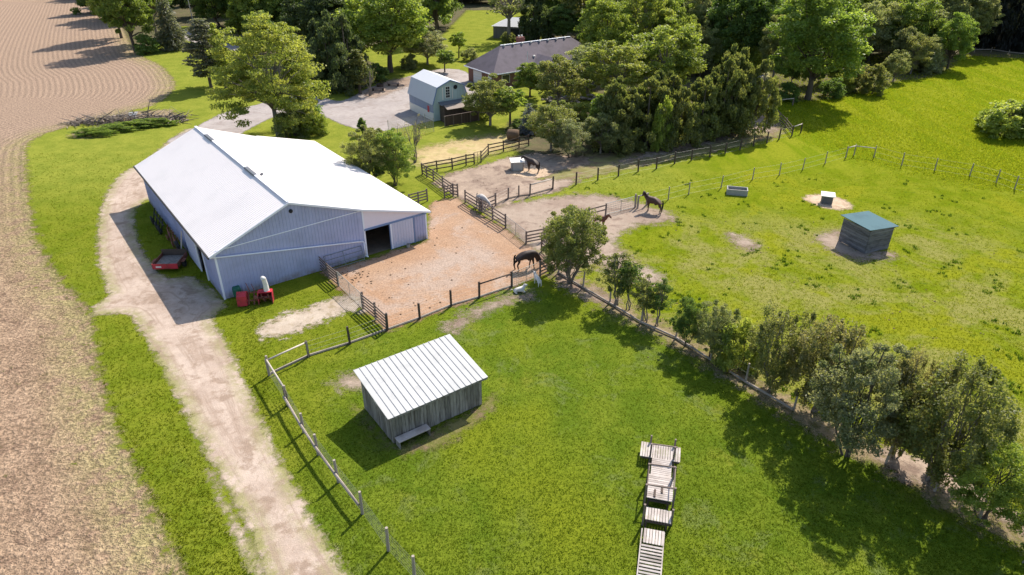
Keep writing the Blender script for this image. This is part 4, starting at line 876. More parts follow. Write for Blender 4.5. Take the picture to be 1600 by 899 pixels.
goat(G(810, 457), R(20), 'white goat lying on the bare edge of the lawn by the gate', 'lie')
goat(G(840, 446), R(115), 'white goat standing against the mesh gate', 'stand')

# ------------------------------------------------------------------ small things
t = thing('hay_bale', G(802, 219), R(20), 'old brown round hay bale behind the three-rail fence', 'hay bale')
mb = MB()
for i in range(24):
    a0, a1 = i * .2618, (i + 1) * .2618
mb.lathe([(.02, -.75), (.62, -.74), (.74, -.6), (.77, 0), (.74, .6), (.62, .74), (.02, .75)], n=22); bo = mb.build('bale', 'hay', t, True); bo.location = (0, 0, .7); bo.rotation_euler = (R(90), 0, R(60)); bo.scale = (1.05, .92, 1)
def bench(p, rz, lab):
    t = thing('garden_bench', p, rz, lab, 'bench')
    mb = MB(); mb.box(-1.0, 1.0, -.24, .24, .42, .50); mb.build('seat', 'fence_wood', t)
    for x in (-.8, .8): mb = MB(); mb.box(x - .12, x + .12, -.2, .2, 0, .42); mb.build('leg', 'dark_fence', t)
bench(G(591, 142), R(0), 'backless timber bench at the edge of the garden gravel, nearer one')
bench(G(615, 135), R(-12), 'backless timber bench at the back of the garden gravel')
t = thing('fire_pit', G(594, 136), 0, 'dark fire pit ring between the timber benches', 'fire pit')
mb = MB(); mb.lathe([(.55, 0), (.6, .5), (.5, .5), (.45, .1)], n=18); mb.build('ring', 'dark_fence', t)
t = thing('utility_pole', G(306, 52), 0, 'thin grey utility pole by the far road', 'pole')
mb = MB(); mb.tube((0, 0, 0), (-.2, 0, 8.5), .14, .10); mb.build('shaft', 'concrete', t); mb = MB(); mb.box(-.9, .6, -.05, .05, 7.8, 7.92); mb.build('crossarm', 'log', t)

# brush pile: one heap, with one white sheet lying on it
rs = random.Random(3); pb_ = G(214, 190)
for (u_, v_, w_px, l_) in ((236, 197, 60, 'low green weeds in front of the brush pile, right end'), (195, 203, 60, 'low green weeds in front of the brush pile, middle'), (150, 212, 50, 'low green weeds at the left end of the brush pile')):
    WEEDS = globals().get('WEEDS', []) + [(u_, v_, w_px, l_)]
t = thing('brush_pile', pb_, 0, 'long grey heap of brush and logs at the field corner', 'brush pile')
mb = MB()
for i in range(420):
    x = rs.uniform(-9, 7); hh = 1.0 * math.exp(-(x / 6.5) ** 2); y = rs.gauss(0, .9) + .12 * x
    z = rs.uniform(0, 1) * hh; L = rs.uniform(.6, 2.6); a = rs.uniform(0, 6.28); e = rs.uniform(-.3, .5)
    d = Vector((math.cos(a) * math.cos(e), math.sin(a) * math.cos(e), math.sin(e))) * L; mb.t = rs.random()
    p = Vector((x, y, max(.06, z))); mb.tube(p, p + Vector((d.x, d.y, max(d.z, -p.z + .05))), rs.uniform(.025, .10), .02, 5)
mb.build('branches', 'branch', t)
mb = MB(); mb.path([(1.5, .3, .4), (1.9, .2, 1.6), (2.5, .1, 2.9)], [.1, .07, .03], 6); mb.build('snag', 'branch', t)
mb = MB(); mb.slab([(0, 0, .2), (1.3, 0, .3), (1.5, .9, 1.05), (.2, 1.0, .95)], .04); o = mb.build('white_sheet', 'white_paint'); o.location = G(197, 189); tag(o, 'white board lying on the brush pile', 'board')

# rock garden wall near the house
t = thing('rock_wall', G(900, 158), R(10), 'low heap of grey garden rocks beside the brick house', 'rock wall'); mb = MB()
for i in range(130):
    x = rs.uniform(-5, 5); y = rs.gauss(0, .8); s_ = rs.uniform(.15, .38); z = rs.uniform(.05, .7); mb.t = rs.random(); k = 6
    mb.lathe([(s_ * .3, -s_ * .6), (s_, -s_ * .1), (s_ * .85, s_ * .4), (s_ * .3, s_ * .62)], (x, y, z), k)
mb.build('rocks', 'stone', t)

# dung and dirt clods on the ground
mb = MB()
def blob(p, r):
    mb.t = rs.random(); mb.lathe([(r * .9, 0), (r, r * .25), (r * .6, r * .55), (r * .1, r * .65)], p, 7)
for i in range(150):
    p = G(rs.uniform(535, 830), rs.uniform(330, 500)) if i < 90 else G(rs.uniform(700, 860), rs.uniform(245, 310))
    blob((p.x, p.y, .02), rs.uniform(.03, .09))
for i in range(45): p = G(554 + rs.gauss(0, 16), 432 + rs.gauss(0, 8)); blob((p.x, p.y, .02), rs.uniform(.04, .10))
for i in range(90): p = G(rs.uniform(960, 1580), rs.uniform(330, 560)); blob((p.x, p.y, .0), rs.uniform(.04, .08))
o = mb.build('dung_clods', 'hay'); tag(o, 'scattered dark dung and soil clods over yard and pasture', 'dung', None, 'stuff')

# ------------------------------------------------------------------ trees
def cards(P, size, nrm_bias=None, tint=None, elong=1.6, seed=0, droop=None):
    r = np.random.default_rng(seed); n = len(P)
    a = r.normal(size=(n, 3)); a /= np.linalg.norm(a, axis=1)[:, None]
    if droop is not None: a = a * .45 + droop; a /= np.linalg.norm(a, axis=1)[:, None]
    b_ = r.normal(size=(n, 3)); b_ -= (b_ * a).sum(1)[:, None] * a; b_ /= np.linalg.norm(b_, axis=1)[:, None]
    c_ = np.cross(a, b_)
    s = (size * r.uniform(.6, 1.35, n))[:, None]
    # a folded leaf spray: two blades sharing the mid rib
    tip = P + a * s * elong * .5; tail = P - a * s * elong * .5
    l = P + b_ * s * .5 + c_ * s * .18; q = P - b_ * s * .5 + c_ * s * .18
    V = np.stack([tail, l, tip, q], 1).reshape(-1, 3)
    i = np.arange(n) * 4
    F = np.stack([i, i + 1, i + 2, i, i + 2, i + 3], 1).reshape(-1, 3)
    return V, F, np.repeat(tint if tint is not None else r.uniform(0, 1, n), 2)
def tri_mesh(name, V, F, T, m):
    me = bpy.data.meshes.new(name); me.vertices.add(len(V)); me.vertices.foreach_set('co', V.astype(np.float32).ravel())
    me.loops.add(F.size); me.loops.foreach_set('vertex_index', F.astype(np.int32).ravel())
    me.polygons.add(len(F)); me.polygons.foreach_set('loop_start', np.arange(len(F), dtype=np.int32) * 3)
    me.update(calc_edges=True); a = me.attributes.new('tint', 'FLOAT', 'FACE'); a.data.foreach_set('value', T.astype(np.float32))
    me.materials.append(m); return me
def limb(mb, p, q, r0, r1, rr, k=3, wob=.06, n=6):
    p, q = Vector(p), Vector(q); L = (q - p).length; pts = [p]
    for i in range(1, k): pts.append(p.lerp(q, i / k) + Vector((rr.gauss(0, wob), rr.gauss(0, wob), abs(rr.gauss(0, wob)))) * L)
    pts.append(q); mb.path(pts, [r0 + (r1 - r0) * i / k for i in range(k + 1)], n)
PROTO = {}
def proto(key, H, W, shape, nclump=60, per=110, leaf=.3, clump=.14, base=.3, stems=1, bark='bark', seed=1, limbs=14, tr=.02, fill=.25, flat=1., top=1., trunk_h=None):
    r = np.random.default_rng(seed * 17 + 3); rr = random.Random(seed); mb = MB(); P = []; T = []
    droop = None
    if shape == 'conifer' or shape == 'pine':
        mb.path([(0, 0, 0), (0, 0, H * .5), (0, 0, H * .97)], [H * tr, H * tr * .6, .03], 8)
        lev = int(H * (1.7 if shape == 'conifer' else 1.25)); D = []
        for i in range(lev):
            f = (i + .3) / lev; z = H * (base + (1 - base) * f); rad = W / 2 * ((1 - f) ** (.8 if shape == 'conifer' else .55)) * (1 if f > .08 else .75) + .12
            nb = int(9 + 8 * (1 - f)) if shape == 'conifer' else rr.randint(5, 8)
            for j in range(nb):
                a = rr.uniform(0, 6.283); L = rad * rr.uniform(.7, 1.12); dr_ = (-.28 if shape == 'conifer' else .10) + rr.uniform(-.08, .08)
                tip = np.array([math.cos(a) * L, math.sin(a) * L, dr_ * L]); 
                if j % 2 == 0: mb.tube((0, 0, z), (tip[0] * .85, tip[1] * .85, z + tip[2] * .85), .035, .012, 4, False)
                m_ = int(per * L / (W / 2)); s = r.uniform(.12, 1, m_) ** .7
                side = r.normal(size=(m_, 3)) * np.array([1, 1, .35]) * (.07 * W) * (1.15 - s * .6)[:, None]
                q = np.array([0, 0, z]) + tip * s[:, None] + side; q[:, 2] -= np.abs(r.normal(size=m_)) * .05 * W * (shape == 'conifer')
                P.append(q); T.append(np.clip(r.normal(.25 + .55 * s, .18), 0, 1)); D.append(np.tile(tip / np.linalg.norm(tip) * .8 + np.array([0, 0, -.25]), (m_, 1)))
        droop = np.concatenate(D)
    else:
        C_ = []
        top_ = []
        if shape == 'cedar':
            peaks = [(rr.gauss(0, W * .17), rr.gauss(0, W * .17), H * rr.uniform(.72, 1.0), W * rr.uniform(.20, .30)) for _ in range(stems)]
            for (x, y, h, w_p) in peaks:
                mb.path([(x * .4, y * .4, 0), (x, y, h * .5), (x, y, h * .93)], [H * tr, H * tr * .6, .02], 6)
                for _ in range(nclump // stems):
                    f = rr.random() ** .9; z = base * H * .3 + (h - base * H * .3) * f; rad = w_p * (1 - f ** 2.2) ** .7 * 1.5 * (.85 + .15 * min(1, f * 5)) * rr.uniform(.6, 1.1); a = rr.uniform(0, 6.283)
                    C_.append((x + rad * math.cos(a), y + rad * math.sin(a), z, W * clump * (1.1 - .5 * f)))
        else:
            for _ in range(nclump):
                while True:
                    d = np.array([rr.gauss(0, 1), rr.gauss(0, 1), rr.gauss(0, 1)]); d /= np.linalg.norm(d)
                    if shape == 'vase' or d[2] > -.75: break
                rad = rr.uniform(.30, 1) ** .55
                lob = 1 + .16 * math.sin(3 * math.atan2(d[1], d[0]) + seed) + .10 * math.sin(5 * math.atan2(d[1], d[0]) + 2 * seed + 3 * d[2]) + rr.gauss(0, .05)
                zc = H * (base + 1) / 2; hz = H * (1 - base) / 2
                x, y, z = d * min(rad * lob, 1.0)
                cl = W * clump * rr.choice((.55, .8, 1.0, 1.35)) * rr.uniform(.85, 1.15)
                if shape == 'locust': z = z * 1.0 + .1 - .25 * (x * x + y * y); 
                if shape == 'vase': k = .72 + .32 * (z + 1) / 2; x *= k * 1.05; y *= k * 1.05
                if shape == 'cone': k = 1.15 - .75 * (z + 1) / 2; x *= k; y *= k
                C_.append((x * (W / 2 - cl * .6), y * (W / 2 - cl * .6), zc + z * (hz - cl * .4), cl))
        if shape != 'cedar':
            th = (trunk_h if trunk_h else base + .12) * H
            if stems == 1:
                lean = (rr.gauss(0, .02) * H, rr.gauss(0, .02) * H)
                mb.path([(0, 0, -.1), (lean[0] * .3, lean[1] * .3, th * .5), (lean[0], lean[1], th), (lean[0] * 1.5, lean[1] * 1.5, H * .8)], [H * tr * 1.25, H * tr, H * tr * .8, .03], 8)
                fork = [Vector((lean[0], lean[1], th * f)) for f in (.8, .9, 1.0, 1.25)]
                for c_ in rr.sample(C_, min(limbs, len(C_))): limb(mb, rr.choice(fork), c_[:3], H * tr * rr.uniform(.3, .5), .02, rr)
            else:
                big = sorted(C_, key=lambda c: -c[2])
                for s_ in range(stems):
                    a = s_ * 6.283 / stems + rr.random(); p = Vector((math.cos(a) * .14, math.sin(a) * .14, -.1)); c_ = big[s_ % len(big)] if rr.random() < .6 else rr.choice(C_)
                    q = Vector(c_[:3]) ; m_ = Vector((q.x * .45, q.y * .45, th)); limb(mb, p, m_, H * tr, H * tr * .7, rr, 3, .04); limb(mb, m_, q, H * tr * .7, .02, rr, 3, .05)
                    for _ in range(limbs // stems):
                        e_ = min(rr.sample(C_, min(6, len(C_))), key=lambda c: (c[0] - m_.x) ** 2 + (c[1] - m_.y) ** 2); limb(mb, m_, e_[:3], H * tr * .45, .012, rr, 3, .06, 5)
        for (x, y, z, cl) in C_:
            m_ = int(per * rr.uniform(.6, 1.4)); q = r.normal(size=(m_, 3)); q /= (np.linalg.norm(q, axis=1)[:, None] + 1e-6); q *= (r.uniform(0, 1, m_) ** .45)[:, None]
            st = np.array([1, 1, .62 if shape != 'cedar' else 1.35]) * cl
            if shape == 'vase': st = np.array([.75, .75, 1.35]) * cl
            if shape == 'locust': st = np.array([1.25, 1.25, .42]) * cl
            q = q * st + np.array([x, y, z]); q[:, 2] = np.maximum(q[:, 2], .08)
            P.append(q); T.append(np.clip(r.normal(rr.uniform(.25, .75), .17, m_), 0, 1))
        if shape == 'cedar':
            nn = sum(map(len, P)); droop = np.tile(np.array([0, 0, 1.0]), (nn, 1)) * .7
    P = np.concatenate(P); T = np.concatenate(T)
    V, F, TT = cards(P, leaf, tint=T, seed=seed, elong=1.5 if droop is None else 2.4, droop=droop)
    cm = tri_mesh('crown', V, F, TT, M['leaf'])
    tm_o = mb.build('trunk', bark); tm = tm_o.data; bpy.data.objects.remove(tm_o)
    PROTO.setdefault(key, []).append((cm, tm, H, W))
def family(key, k, **kw):
    for i in range(k): proto(key, seed=kw.pop('seed0', 1) + i * 7 if False else 11 * (i + 1) + len(key), **kw)
family('wood', 4, H=15, W=13, shape='round', nclump=200, per=160, leaf=.25, clump=.095, base=.0, limbs=14)
family('maple', 3, H=15, W=11, shape='round', nclump=200, per=190, leaf=.21, clump=.095, base=.10, limbs=26)
family('open', 3, H=14, W=10, shape='round', nclump=160, per=160, leaf=.19, clump=.085, base=.2, limbs=34, bark='bark_grey')
family('poplar', 2, H=16, W=8, shape='cone', nclump=120, per=110, leaf=.32, clump=.12, base=.12, limbs=24)
family('locust', 1, H=14, W=14, shape='locust', nclump=330, per=125, leaf=.18, clump=.062, base=.06, limbs=60, bark='bark_grey', trunk_h=.3)
family('willow', 2, H=8, W=7, shape='round', nclump=130, per=140, leaf=.14, clump=.095, base=.08, limbs=20, bark='bark_grey')
family('spruce', 2, H=11, W=5.5, shape='conifer', per=34, leaf=.20, base=.08)
family('pine', 2, H=12, W=6, shape='pine', per=110, leaf=.20, base=.18)
family('cedar', 3, H=8, W=5.5, shape='cedar', nclump=200, per=110, leaf=.12, clump=.085, base=.1, stems=5)
family('darkfir', 2, H=14, W=7, shape='cedar', nclump=150, per=100, leaf=.26, clump=.11, base=.1, stems=3)
family('sapling', 2, H=6, W=3.6, shape='round', nclump=40, per=90, leaf=.20, clump=.15, base=.28, limbs=12)
family('column', 1, H=8, W=3, shape='cone', nclump=60, per=100, leaf=.19, clump=.17, base=.08, limbs=8)
family('shrub', 3, H=3, W=4, shape='round', nclump=90, per=120, leaf=.11, clump=.11, base=-.25, stems=4, limbs=12, tr=.02)
family('hedge', 3, H=6.5, W=5, shape='vase', nclump=190, per=115, leaf=.085, clump=.08, base=.06, stems=6, limbs=36, tr=.010, bark='bark_grey')
family('thin', 3, H=3.6, W=2.4, shape='round', nclump=60, per=80, leaf=.075, clump=.12, base=.20, stems=3, limbs=12, tr=.014, bark='bark_grey')
family('silver', 2, H=6.5, W=5.5, shape='round', nclump=170, per=170, leaf=.085, clump=.085, base=.04, stems=4, limbs=24, tr=.012)
family('roundbush', 1, H=6, W=5.5, shape='round', nclump=230, per=160, leaf=.08, clump=.08, base=.02, stems=7, limbs=50, tr=.014, bark='bark_grey')
family('bare', 1, H=6, W=4, shape='vase', nclump=40, per=7, leaf=.10, clump=.09, base=.3, stems=6, limbs=40, tr=.010, bark='bark_grey')
family('sparse', 1, H=13, W=8, shape='round', nclump=50, per=30, leaf=.30, clump=.12, base=.3, stems=1, limbs=40, bark='bark_grey')
family('dwarf', 1, H=3, W=1.1, shape='cone', nclump=60, per=90, leaf=.09, clump=.2, base=.02, limbs=4)

COL = dict(
bright=(0.235, 0.294, 0.062), lime=(0.285, 0.328, 0.081), mid=(.195, .262, .060), dark=(.125, .190, .052), deep=(.090, .122, .055),
    olive=(.205, .222, .085), grey=(.24, .265, .13), silver=(.235, .255, .155), brownish=(.210, .200, .100), blossom=(0.460, 0.437, 0.400),
    cedar=(.165, .185, .066), spruce=(0.110, 0.123, 0.093), pinegrey=(0.135, 0.147, 0.112), yellow=(0.280, 0.285, 0.070), nearblack=(0.026, 0.030, 0.031), blue=(0.140, 0.162, 0.217))
NT_ = [0]
def tree(kind, p, h, w, col, label, cat='tree', group=None, rz=None, jit=True, vi=None, name=None):
    fam = PROTO[kind]; NT_[0] += 1; cm, tm, H, W = fam[(NT_[0] if vi is None else vi) % len(fam)]
    nm = name or {'spruce': 'spruce_tree', 'pine': 'pine_tree', 'cedar': 'cedar_tree', 'darkfir': 'fir_tree', 'shrub': 'shrub', 'dwarf': 'dwarf_conifer', 'sapling': 'young_tree'}.get(kind, 'tree')
    t = thing(nm, p, rz if rz is not None else random.uniform(0, 6.28), label, cat, group)
    c = COL[col]; k = random.uniform(.9, 1.1) if jit else 1
    for n_, me in (('crown', cm), ('trunk', tm)):
        o = bpy.data.objects.new(n_, me); C.objects.link(o); o.parent = t
        o.scale = (w / W, w / W, h / H) if n_ == 'crown' or True else (1, 1, 1)
        if n_ == 'crown': o.color = (c[0] * k, c[1] * k * random.uniform(.97, 1.03), c[2] * k, 1)
    return t
def T(kind, u, vb, vt, wpx, col, label, cat='tree', **kw):
    p = G(u, vb); h = rise(p, vt); mid_ = p + Vector((0, 0, h * .5)); w_m = wpx * depth(mid_) / FPX
    return tree(kind, p, h, w_m * 1.06, col, label, cat, **kw)

# hedgerow between lawn and pasture, near to far
T('roundbush', 891, 440, 318, 106, 'olive', 'round olive-green tree beside the wooden fence triangle and the lying goat', vi=0)
T('thin', 962, 478, 396, 64, 'cedar', 'small leaning bushy tree at the bare earth right of the round tree')
T('thin', 982, 484, 408, 46, 'dark', 'thin dark-topped tree, second in the hedgerow after the round tree')
T('thin', 1008, 502, 430, 52, 'olive', 'thin see-through tree with several pale stems in the hedgerow')
T('thin', 1026, 508, 436, 46, 'dark', 'small dark-crowned tree with a fan of pale stems in the hedgerow')
T('silver', 1072, 540, 464, 58, 'dark', 'dark bushy tree with a black trunk in the hedgerow')
T('silver', 1110, 558, 470, 78, 'grey', 'grey-green tree on several stems in the hedgerow')
T('shrub', 1148, 572, 496, 76, 'lime', 'yellow-green shrub between grey-green and large olive hedgerow trees', 'shrub')
T('hedge', 1205, 612, 478, 112, 'olive', 'first of the large olive trees in the hedgerow, beside the yellow-green shrub')
T('hedge', 1272, 642, 494, 125, 'brownish', 'wide brownish-green hedgerow tree left of the silvery tree')
T('silver', 1322, 712, 534, 150, 'silver', 'broad silver-leaved tree reaching to the ground in the hedgerow')
T('hedge', 1396, 716, 548, 105, 'brownish', 'tall brownish tree just right of the silvery hedgerow tree')
T('hedge', 1450, 752, 568, 168, 'olive', 'large fan-shaped olive tree with bare forked stems, right part of the hedgerow')
T('silver', 1535, 812, 705, 130, 'bright', 'light green leafy tree with a leaning trunk near the lower right corner', rz=0)
T('thin', 1602, 880, 780, 80, 'bright', 'light green tree cut by the right edge of the photo')
# around the yards
for (u_, v_, w_px, l_) in WEEDS:
    o_ = tree('shrub', G(u_, v_), 1.1, w_px * .13, 'mid', l_, 'weeds', 'weeds round the brush pile', rz=R(6), name='weeds'); o_.scale = (1, .4, 1)
T('silver', 582, 290, 194, 86, 'olive', 'dense dark evergreen touching the barn roof')
T('silver', 618, 290, 200, 76, 'mid', 'bushy mid-green tree right of the evergreen by the barn roof')
T('dwarf', 567, 212, 183, 17, 'dark', 'slim pointed dwarf conifer beside the driveway behind the barn', 'conifer')
T('bare', 648, 254, 178, 52, 'brownish', 'almost leafless small tree by the netted poultry run', rz=1.)
T('locust', 436, 216, 26, 172, 'lime', 'huge yellow-green spreading tree behind the barn', vi=0, rz=2.6)
T('spruce', 482, 205, 92, 52, 'dark', 'dark conifer standing behind the right edge of the huge yellow-green tree')
T('shrub', 457, 214, 163, 56, 'grey', 'pale grey-green bush at the foot of the huge yellow-green tree', 'shrub')
T('shrub', 492, 210, 168, 46, 'bright', 'bright green bush right of the pale bush behind the barn', 'shrub')
T('pine', 330, 137, 28, 62, 'pinegrey', 'layered pine on the lawn left of the huge yellow-green tree', vi=0)
T('column', 353, 138, 34, 36, 'lime', 'narrow yellow-green tree growing against the layered pine')
T('column', 372, 66, 8, 34, 'bright', 'small bright green upright tree in front of the dark left woods')
T('spruce', 271, 78, -8, 52, 'pinegrey', 'drooping spruce with a bare lower trunk at the left lawn end')
T('maple', 212, 82, -60, 80, 'mid', 'tall leafy tree at the field corner, nearest the crop field')
T('shrub', 232, 84, 52, 40, 'dark', 'low dark bush at the foot of the tall field-corner tree', 'shrub')
T('open', 248, 66, -70, 70, 'mid', 'tall pale-stemmed tree between the field corner and drooping spruce')
T('maple', 190, 60, -80, 70, 'bright', 'bright tall tree overhanging the crop field')
T('darkfir', 160, 20, -60, 60, 'dark', 'dark tree shading the far crop field')
T('cedar', 540, 142, 18, 84, 'deep', 'very dark broad evergreen beside the driveway turning area')
T('darkfir', 510, 132, 30, 60, 'deep', 'very dark evergreen left of the broad one by the driveway')
T('column', 563, 147, 76, 44, 'olive', 'grey-green pointed tree next to the benches')
T('bare', 578, 150, 100, 36, 'olive', 'spindly almost bare tree beside the benches')
T('shrub', 590, 128, 96, 34, 'dark', 'dark shrub behind the timber benches', 'shrub')
T('maple', 610, 113, -45, 150, 'bright', 'tall bright green tree with a thick trunk behind the benches')
T('poplar', 682, 66, -70, 58, 'mid', 'tall narrow green tree at the left edge of the meadow')
T('willow', 668, 101, 41, 74, 'silver', 'round silvery-leaved tree behind the gambrel barn')
T('sapling', 717, 91, 48, 28, 'bright', 'slim bright young tree on the lawn left of the house')
T('sapling', 695, 113, 76, 32, 'mid', 'small young tree nearest the gambrel barn roof')
T('shrub', 735, 95, 74, 28, 'grey', 'greyish shrub left of the house roof', 'shrub')
T('shrub', 640, 108, 84, 30, 'grey', 'low grey shrub beneath the silvery tree', 'shrub')
T('sparse', 795, 66, -40, 84, 'grey', 'see-through tree in front of the far grey shed')
T('darkfir', 838, 66, -30, 50, 'deep', 'dark evergreen right of the far grey shed')
T('maple', 880, 66, 6, 60, 'dark', 'dark rounded tree right behind the house roof')
T('shrub', 793, 66, 50, 24, 'olive', 'small bush at the wall of the far grey shed', 'shrub')
T('maple', 828, 152, 95, 54, 'mid', 'compact deep green tree in front of the brick house', vi=1)
T('willow', 766, 196, 116, 82, 'olive', 'leaning olive-leaved tree right of the brown coop')
T('sapling', 797, 198, 134, 52, 'bright', 'small open tree with a thin trunk on the lawn right of the coop')
T('shrub', 757, 186, 150, 26, 'lime', 'light green shrub between coop and leaning tree', 'shrub')
T('willow', 872, 170, 84, 84, 'olive', 'bushy olive tree beside the rock wall')
T('willow', 918, 146, 66, 104, 'grey', 'pale grey-green spreading tree at the right end of the house')
T('shrub', 905, 190, 158, 60, 'lime', 'yellow-green shrub under the rock wall', 'shrub')
T('spruce', 827, 210, 160, 36, 'blue', 'small blue-green spruce by the hay bale')
T('shrub', 812, 205, 186, 30, 'dark', 'dark low shrub left of the small blue spruce', 'shrub')
T('willow', 861, 236, 156, 82, 'olive', 'round olive-brown tree at the paddock corner by the black horse')
T('silver', 890, 247, 184, 66, 'silver', 'silvery drooping tree at the paddock corner in front')
T('column', 932, 228, 146, 42, 'bright', 'bright green upright tree between the silvery tree and the cedars')
T('willow', 938, 240, 176, 58, 'grey', 'grey-green bushy tree in front of the bright upright tree')
for (u, vb, vt, wp, c_, l) in ((975, 232, 122, 82, 'cedar', 'first dark cedar at the left end of the cedar row'), (1012, 228, 116, 74, 'cedar', 'second dark cedar from the left in the cedar row'), (1052, 220, 118, 66, 'cedar', 'third cedar from the left in the cedar row'), (1088, 212, 104, 62, 'cedar', 'cedar just left of the tallest ones in the cedar row'), (1122, 208, 84, 66, 'cedar', 'tall pointed cedar, second from the right end of the row'), (1152, 202, 74, 66, 'cedar', 'tallest cedar at the right end of the cedar row')):
    T('cedar', u, vb, vt, wp * 1.3, c_, l)
T('shrub', 1030, 236, 150, 34, 'bright', 'light green narrow bush growing out of the cedar row', 'shrub')
T('shrub', 1088, 222, 178, 34, 'grey', 'pale bush at the front foot of the cedar row', 'shrub')
T('shrub', 965, 240, 190, 50, 'olive', 'olive bush at the left front of the cedar row', 'shrub')
T('column', 1186, 184, 112, 26, 'blossom', 'white-flowering slender tree at the right end of the cedar row')
T('open', 960, 176, 60, 110, 'lime', 'bright yellow-green tree behind the left cedars', vi=0)
T('open', 1032, 168, 26, 120, 'bright', 'large fresh green tree behind the middle of the cedar row', vi=1)
T('maple', 945, 120, -15, 92, 'bright', 'tall fresh green tree right of the brick house')
T('open', 1000, 110, -25, 90, 'lime', 'light green tree behind the large fresh green tree')
T('maple', 1152, 118, -55, 118, 'dark', 'very dark large tree behind the right cedars')
T('open', 1092, 100, -30, 80, 'grey', 'greyish green tree left of the very dark large one')
T('open', 1206, 132, 12, 62, 'grey', 'grey-green tree between the dark tree and the big maple')
T('maple', 1262, 156, -30, 150, 'mid', 'big spreading maple with a dark forked trunk at the pasture edge', vi=0)
T('shrub', 1318, 142, 105, 44, 'lime', 'light yellow-green bush right of the big maple', 'shrub')
T('shrub', 1358, 146, 97, 56, 'olive', 'round olive bush at the edge of the far pasture', 'shrub')
T('shrub', 1300, 152, 120, 40, 'dark', 'dark undergrowth bush below the big maple', 'shrub')
T('shrub', 1230, 158, 128, 36, 'dark', 'dark undergrowth bush between tool shed and big maple', 'shrub')
T('willow', 1395, 128, 78, 40, 'grey', 'slim greyish bush right of the round olive bush')
T('willow', 1422, 116, 52, 52, 'olive', 'olive-green tree at the wood edge right of the round bush')
T('shrub', 1450, 114, 76, 40, 'silver', 'rounded silvery bush at the wood edge', 'shrub')
T('open', 1440, 96, 8, 60, 'grey', 'pale tree rising behind the silvery wood-edge bush')
T('maple', 1480, 108, 18, 56, 'mid', 'leafy green tree at the right tip of the wood')
T('open', 1508, 84, -30, 70, 'grey', 'pale green tree beside the dark conifer stand')
T('shrub', 1568, 210, 152, 92, 'lime', 'pale green bush in the tall pasture grass at the right edge', 'shrub')
T('shrub', 1606, 212, 156, 70, 'olive', 'darker bush at the right edge beside the pale green bush', 'shrub')
T('shrub', 1545, 200, 168, 40, 'bright', 'smaller low bush left of the pale green pasture bush', 'shrub')
for i, (u, vb, vt, wp) in enumerate(((1535, 74, -60, 50), (1560, 78, -80, 52), (1590, 76, -60, 50), (1618, 82, -80, 60), (1520, 60, -60, 40), (1575, 62, -90, 50), (1545, 50, -90, 50), (1605, 55, -90, 50), (1640, 70, -90, 60))):
    T('darkfir', u, vb, vt, wp, 'nearblack', 'tall dark conifer in the upper right stand, ' + ['leftmost of its front row', 'second of its front row', 'third of its front row', 'rightmost of its front row', 'leftmost behind', 'right of centre behind', 'left of centre behind', 'rightmost of the back ones seen', 'cut by the right edge'][i], group='dark conifers at the upper right corner')
# the woods behind: each tree its own, in rows going away
rw2 = random.Random(5)
WOOD = {'bright': 'fresh green tree in the woods behind the house', 'mid': 'mid-green tree in the woods behind the house', 'dark': 'dark green tree in the woods behind the house', 'grey': 'greyish tree in the woods behind the house', 'olive': 'olive tree in the woods behind the house'}
def zone(u, v):
    d = ' at its near edge' if v > 80 else ' in its front half' if v > 35 else ' in its middle' if v > 5 else ' at its far back'
    z_ = ('left of the field corner' if u < 180 else 'above the far road' if u < 330 else 'above the huge yellow-green tree' if u < 500 else 'above the benches' if u < 690 else 'around the meadow' if u < 860 else 'right of the house' if u < 1040 else 'above the cedar row' if u < 1190 else 'around the big maple' if u < 1340 else 'above the wood-edge bushes' if u < 1500 else 'by the dark conifers')
    return d + ', ' + z_
def row(v, u0, u1, du, hm, cols, lab, grp, kinds=('wood',), wf=1.0):
    u = u0 + rw2.uniform(0, du)
    while u < u1:
        c = rw2.choice(cols); p = G(u, v + rw2.uniform(-3, 3)); h = hm * rw2.uniform(.8, 1.2)
        tree(rw2.choice(kinds), p, h, h * rw2.uniform(.68, .95) * wf, c, (lab + zone(u, v)).replace('*', {'bright': 'fresh green', 'lime': 'yellow-green', 'mid': 'mid-green', 'dark': 'dark green', 'grey': 'greyish green', 'olive': 'olive', 'deep': 'very dark'}[c]), 'tree', grp)
        u += du * rw2.uniform(.75, 1.3)
WL = '* tree in the wood behind'; WG = 'trees of the wood behind the house'
row(96, 1190, 1420, 55, 11, ('mid', 'grey', 'bright'), WL, WG)
row(133, 1215, 1310, 34, 6, ('mid', 'dark'), WL, WG)
row(120, 1050, 1185, 36, 9, ('mid', 'bright', 'grey'), WL, WG)
row(104, 1000, 1180, 40, 12, ('bright', 'mid', 'grey'), WL, WG)
row(84, 930, 1480, 55, 13, ('mid', 'bright', 'grey', 'dark'), WL, WG)
row(62, 905, 1490, 48, 14, ('mid', 'bright', 'grey', 'olive'), WL, WG)
row(42, 860, 1500, 42, 15, ('mid', 'bright', 'dark', 'grey'), WL, WG)
row(24, 850, 1510, 38, 15, ('mid', 'bright', 'grey'), WL, WG)
row(8, 840, 1520, 34, 15, ('mid', 'bright', 'dark'), WL, WG)
row(-10, 830, 1700, 32, 15, ('mid', 'grey'), WL, WG)
row(-28, 690, 1700, 34, 16, ('mid', 'dark'), WL, WG)
ML = '* tree of the dark meadow-end line'; MG = 'trees at the far end of the meadow'
row(6, 700, 790, 17, 11, ('dark', 'deep'), ML, MG); row(-4, 690, 850, 20, 13, ('dark', 'deep'), ML, MG, ('darkfir', 'maple'))
row(24, 820, 870, 22, 11, ('olive', 'mid'), ML, MG)
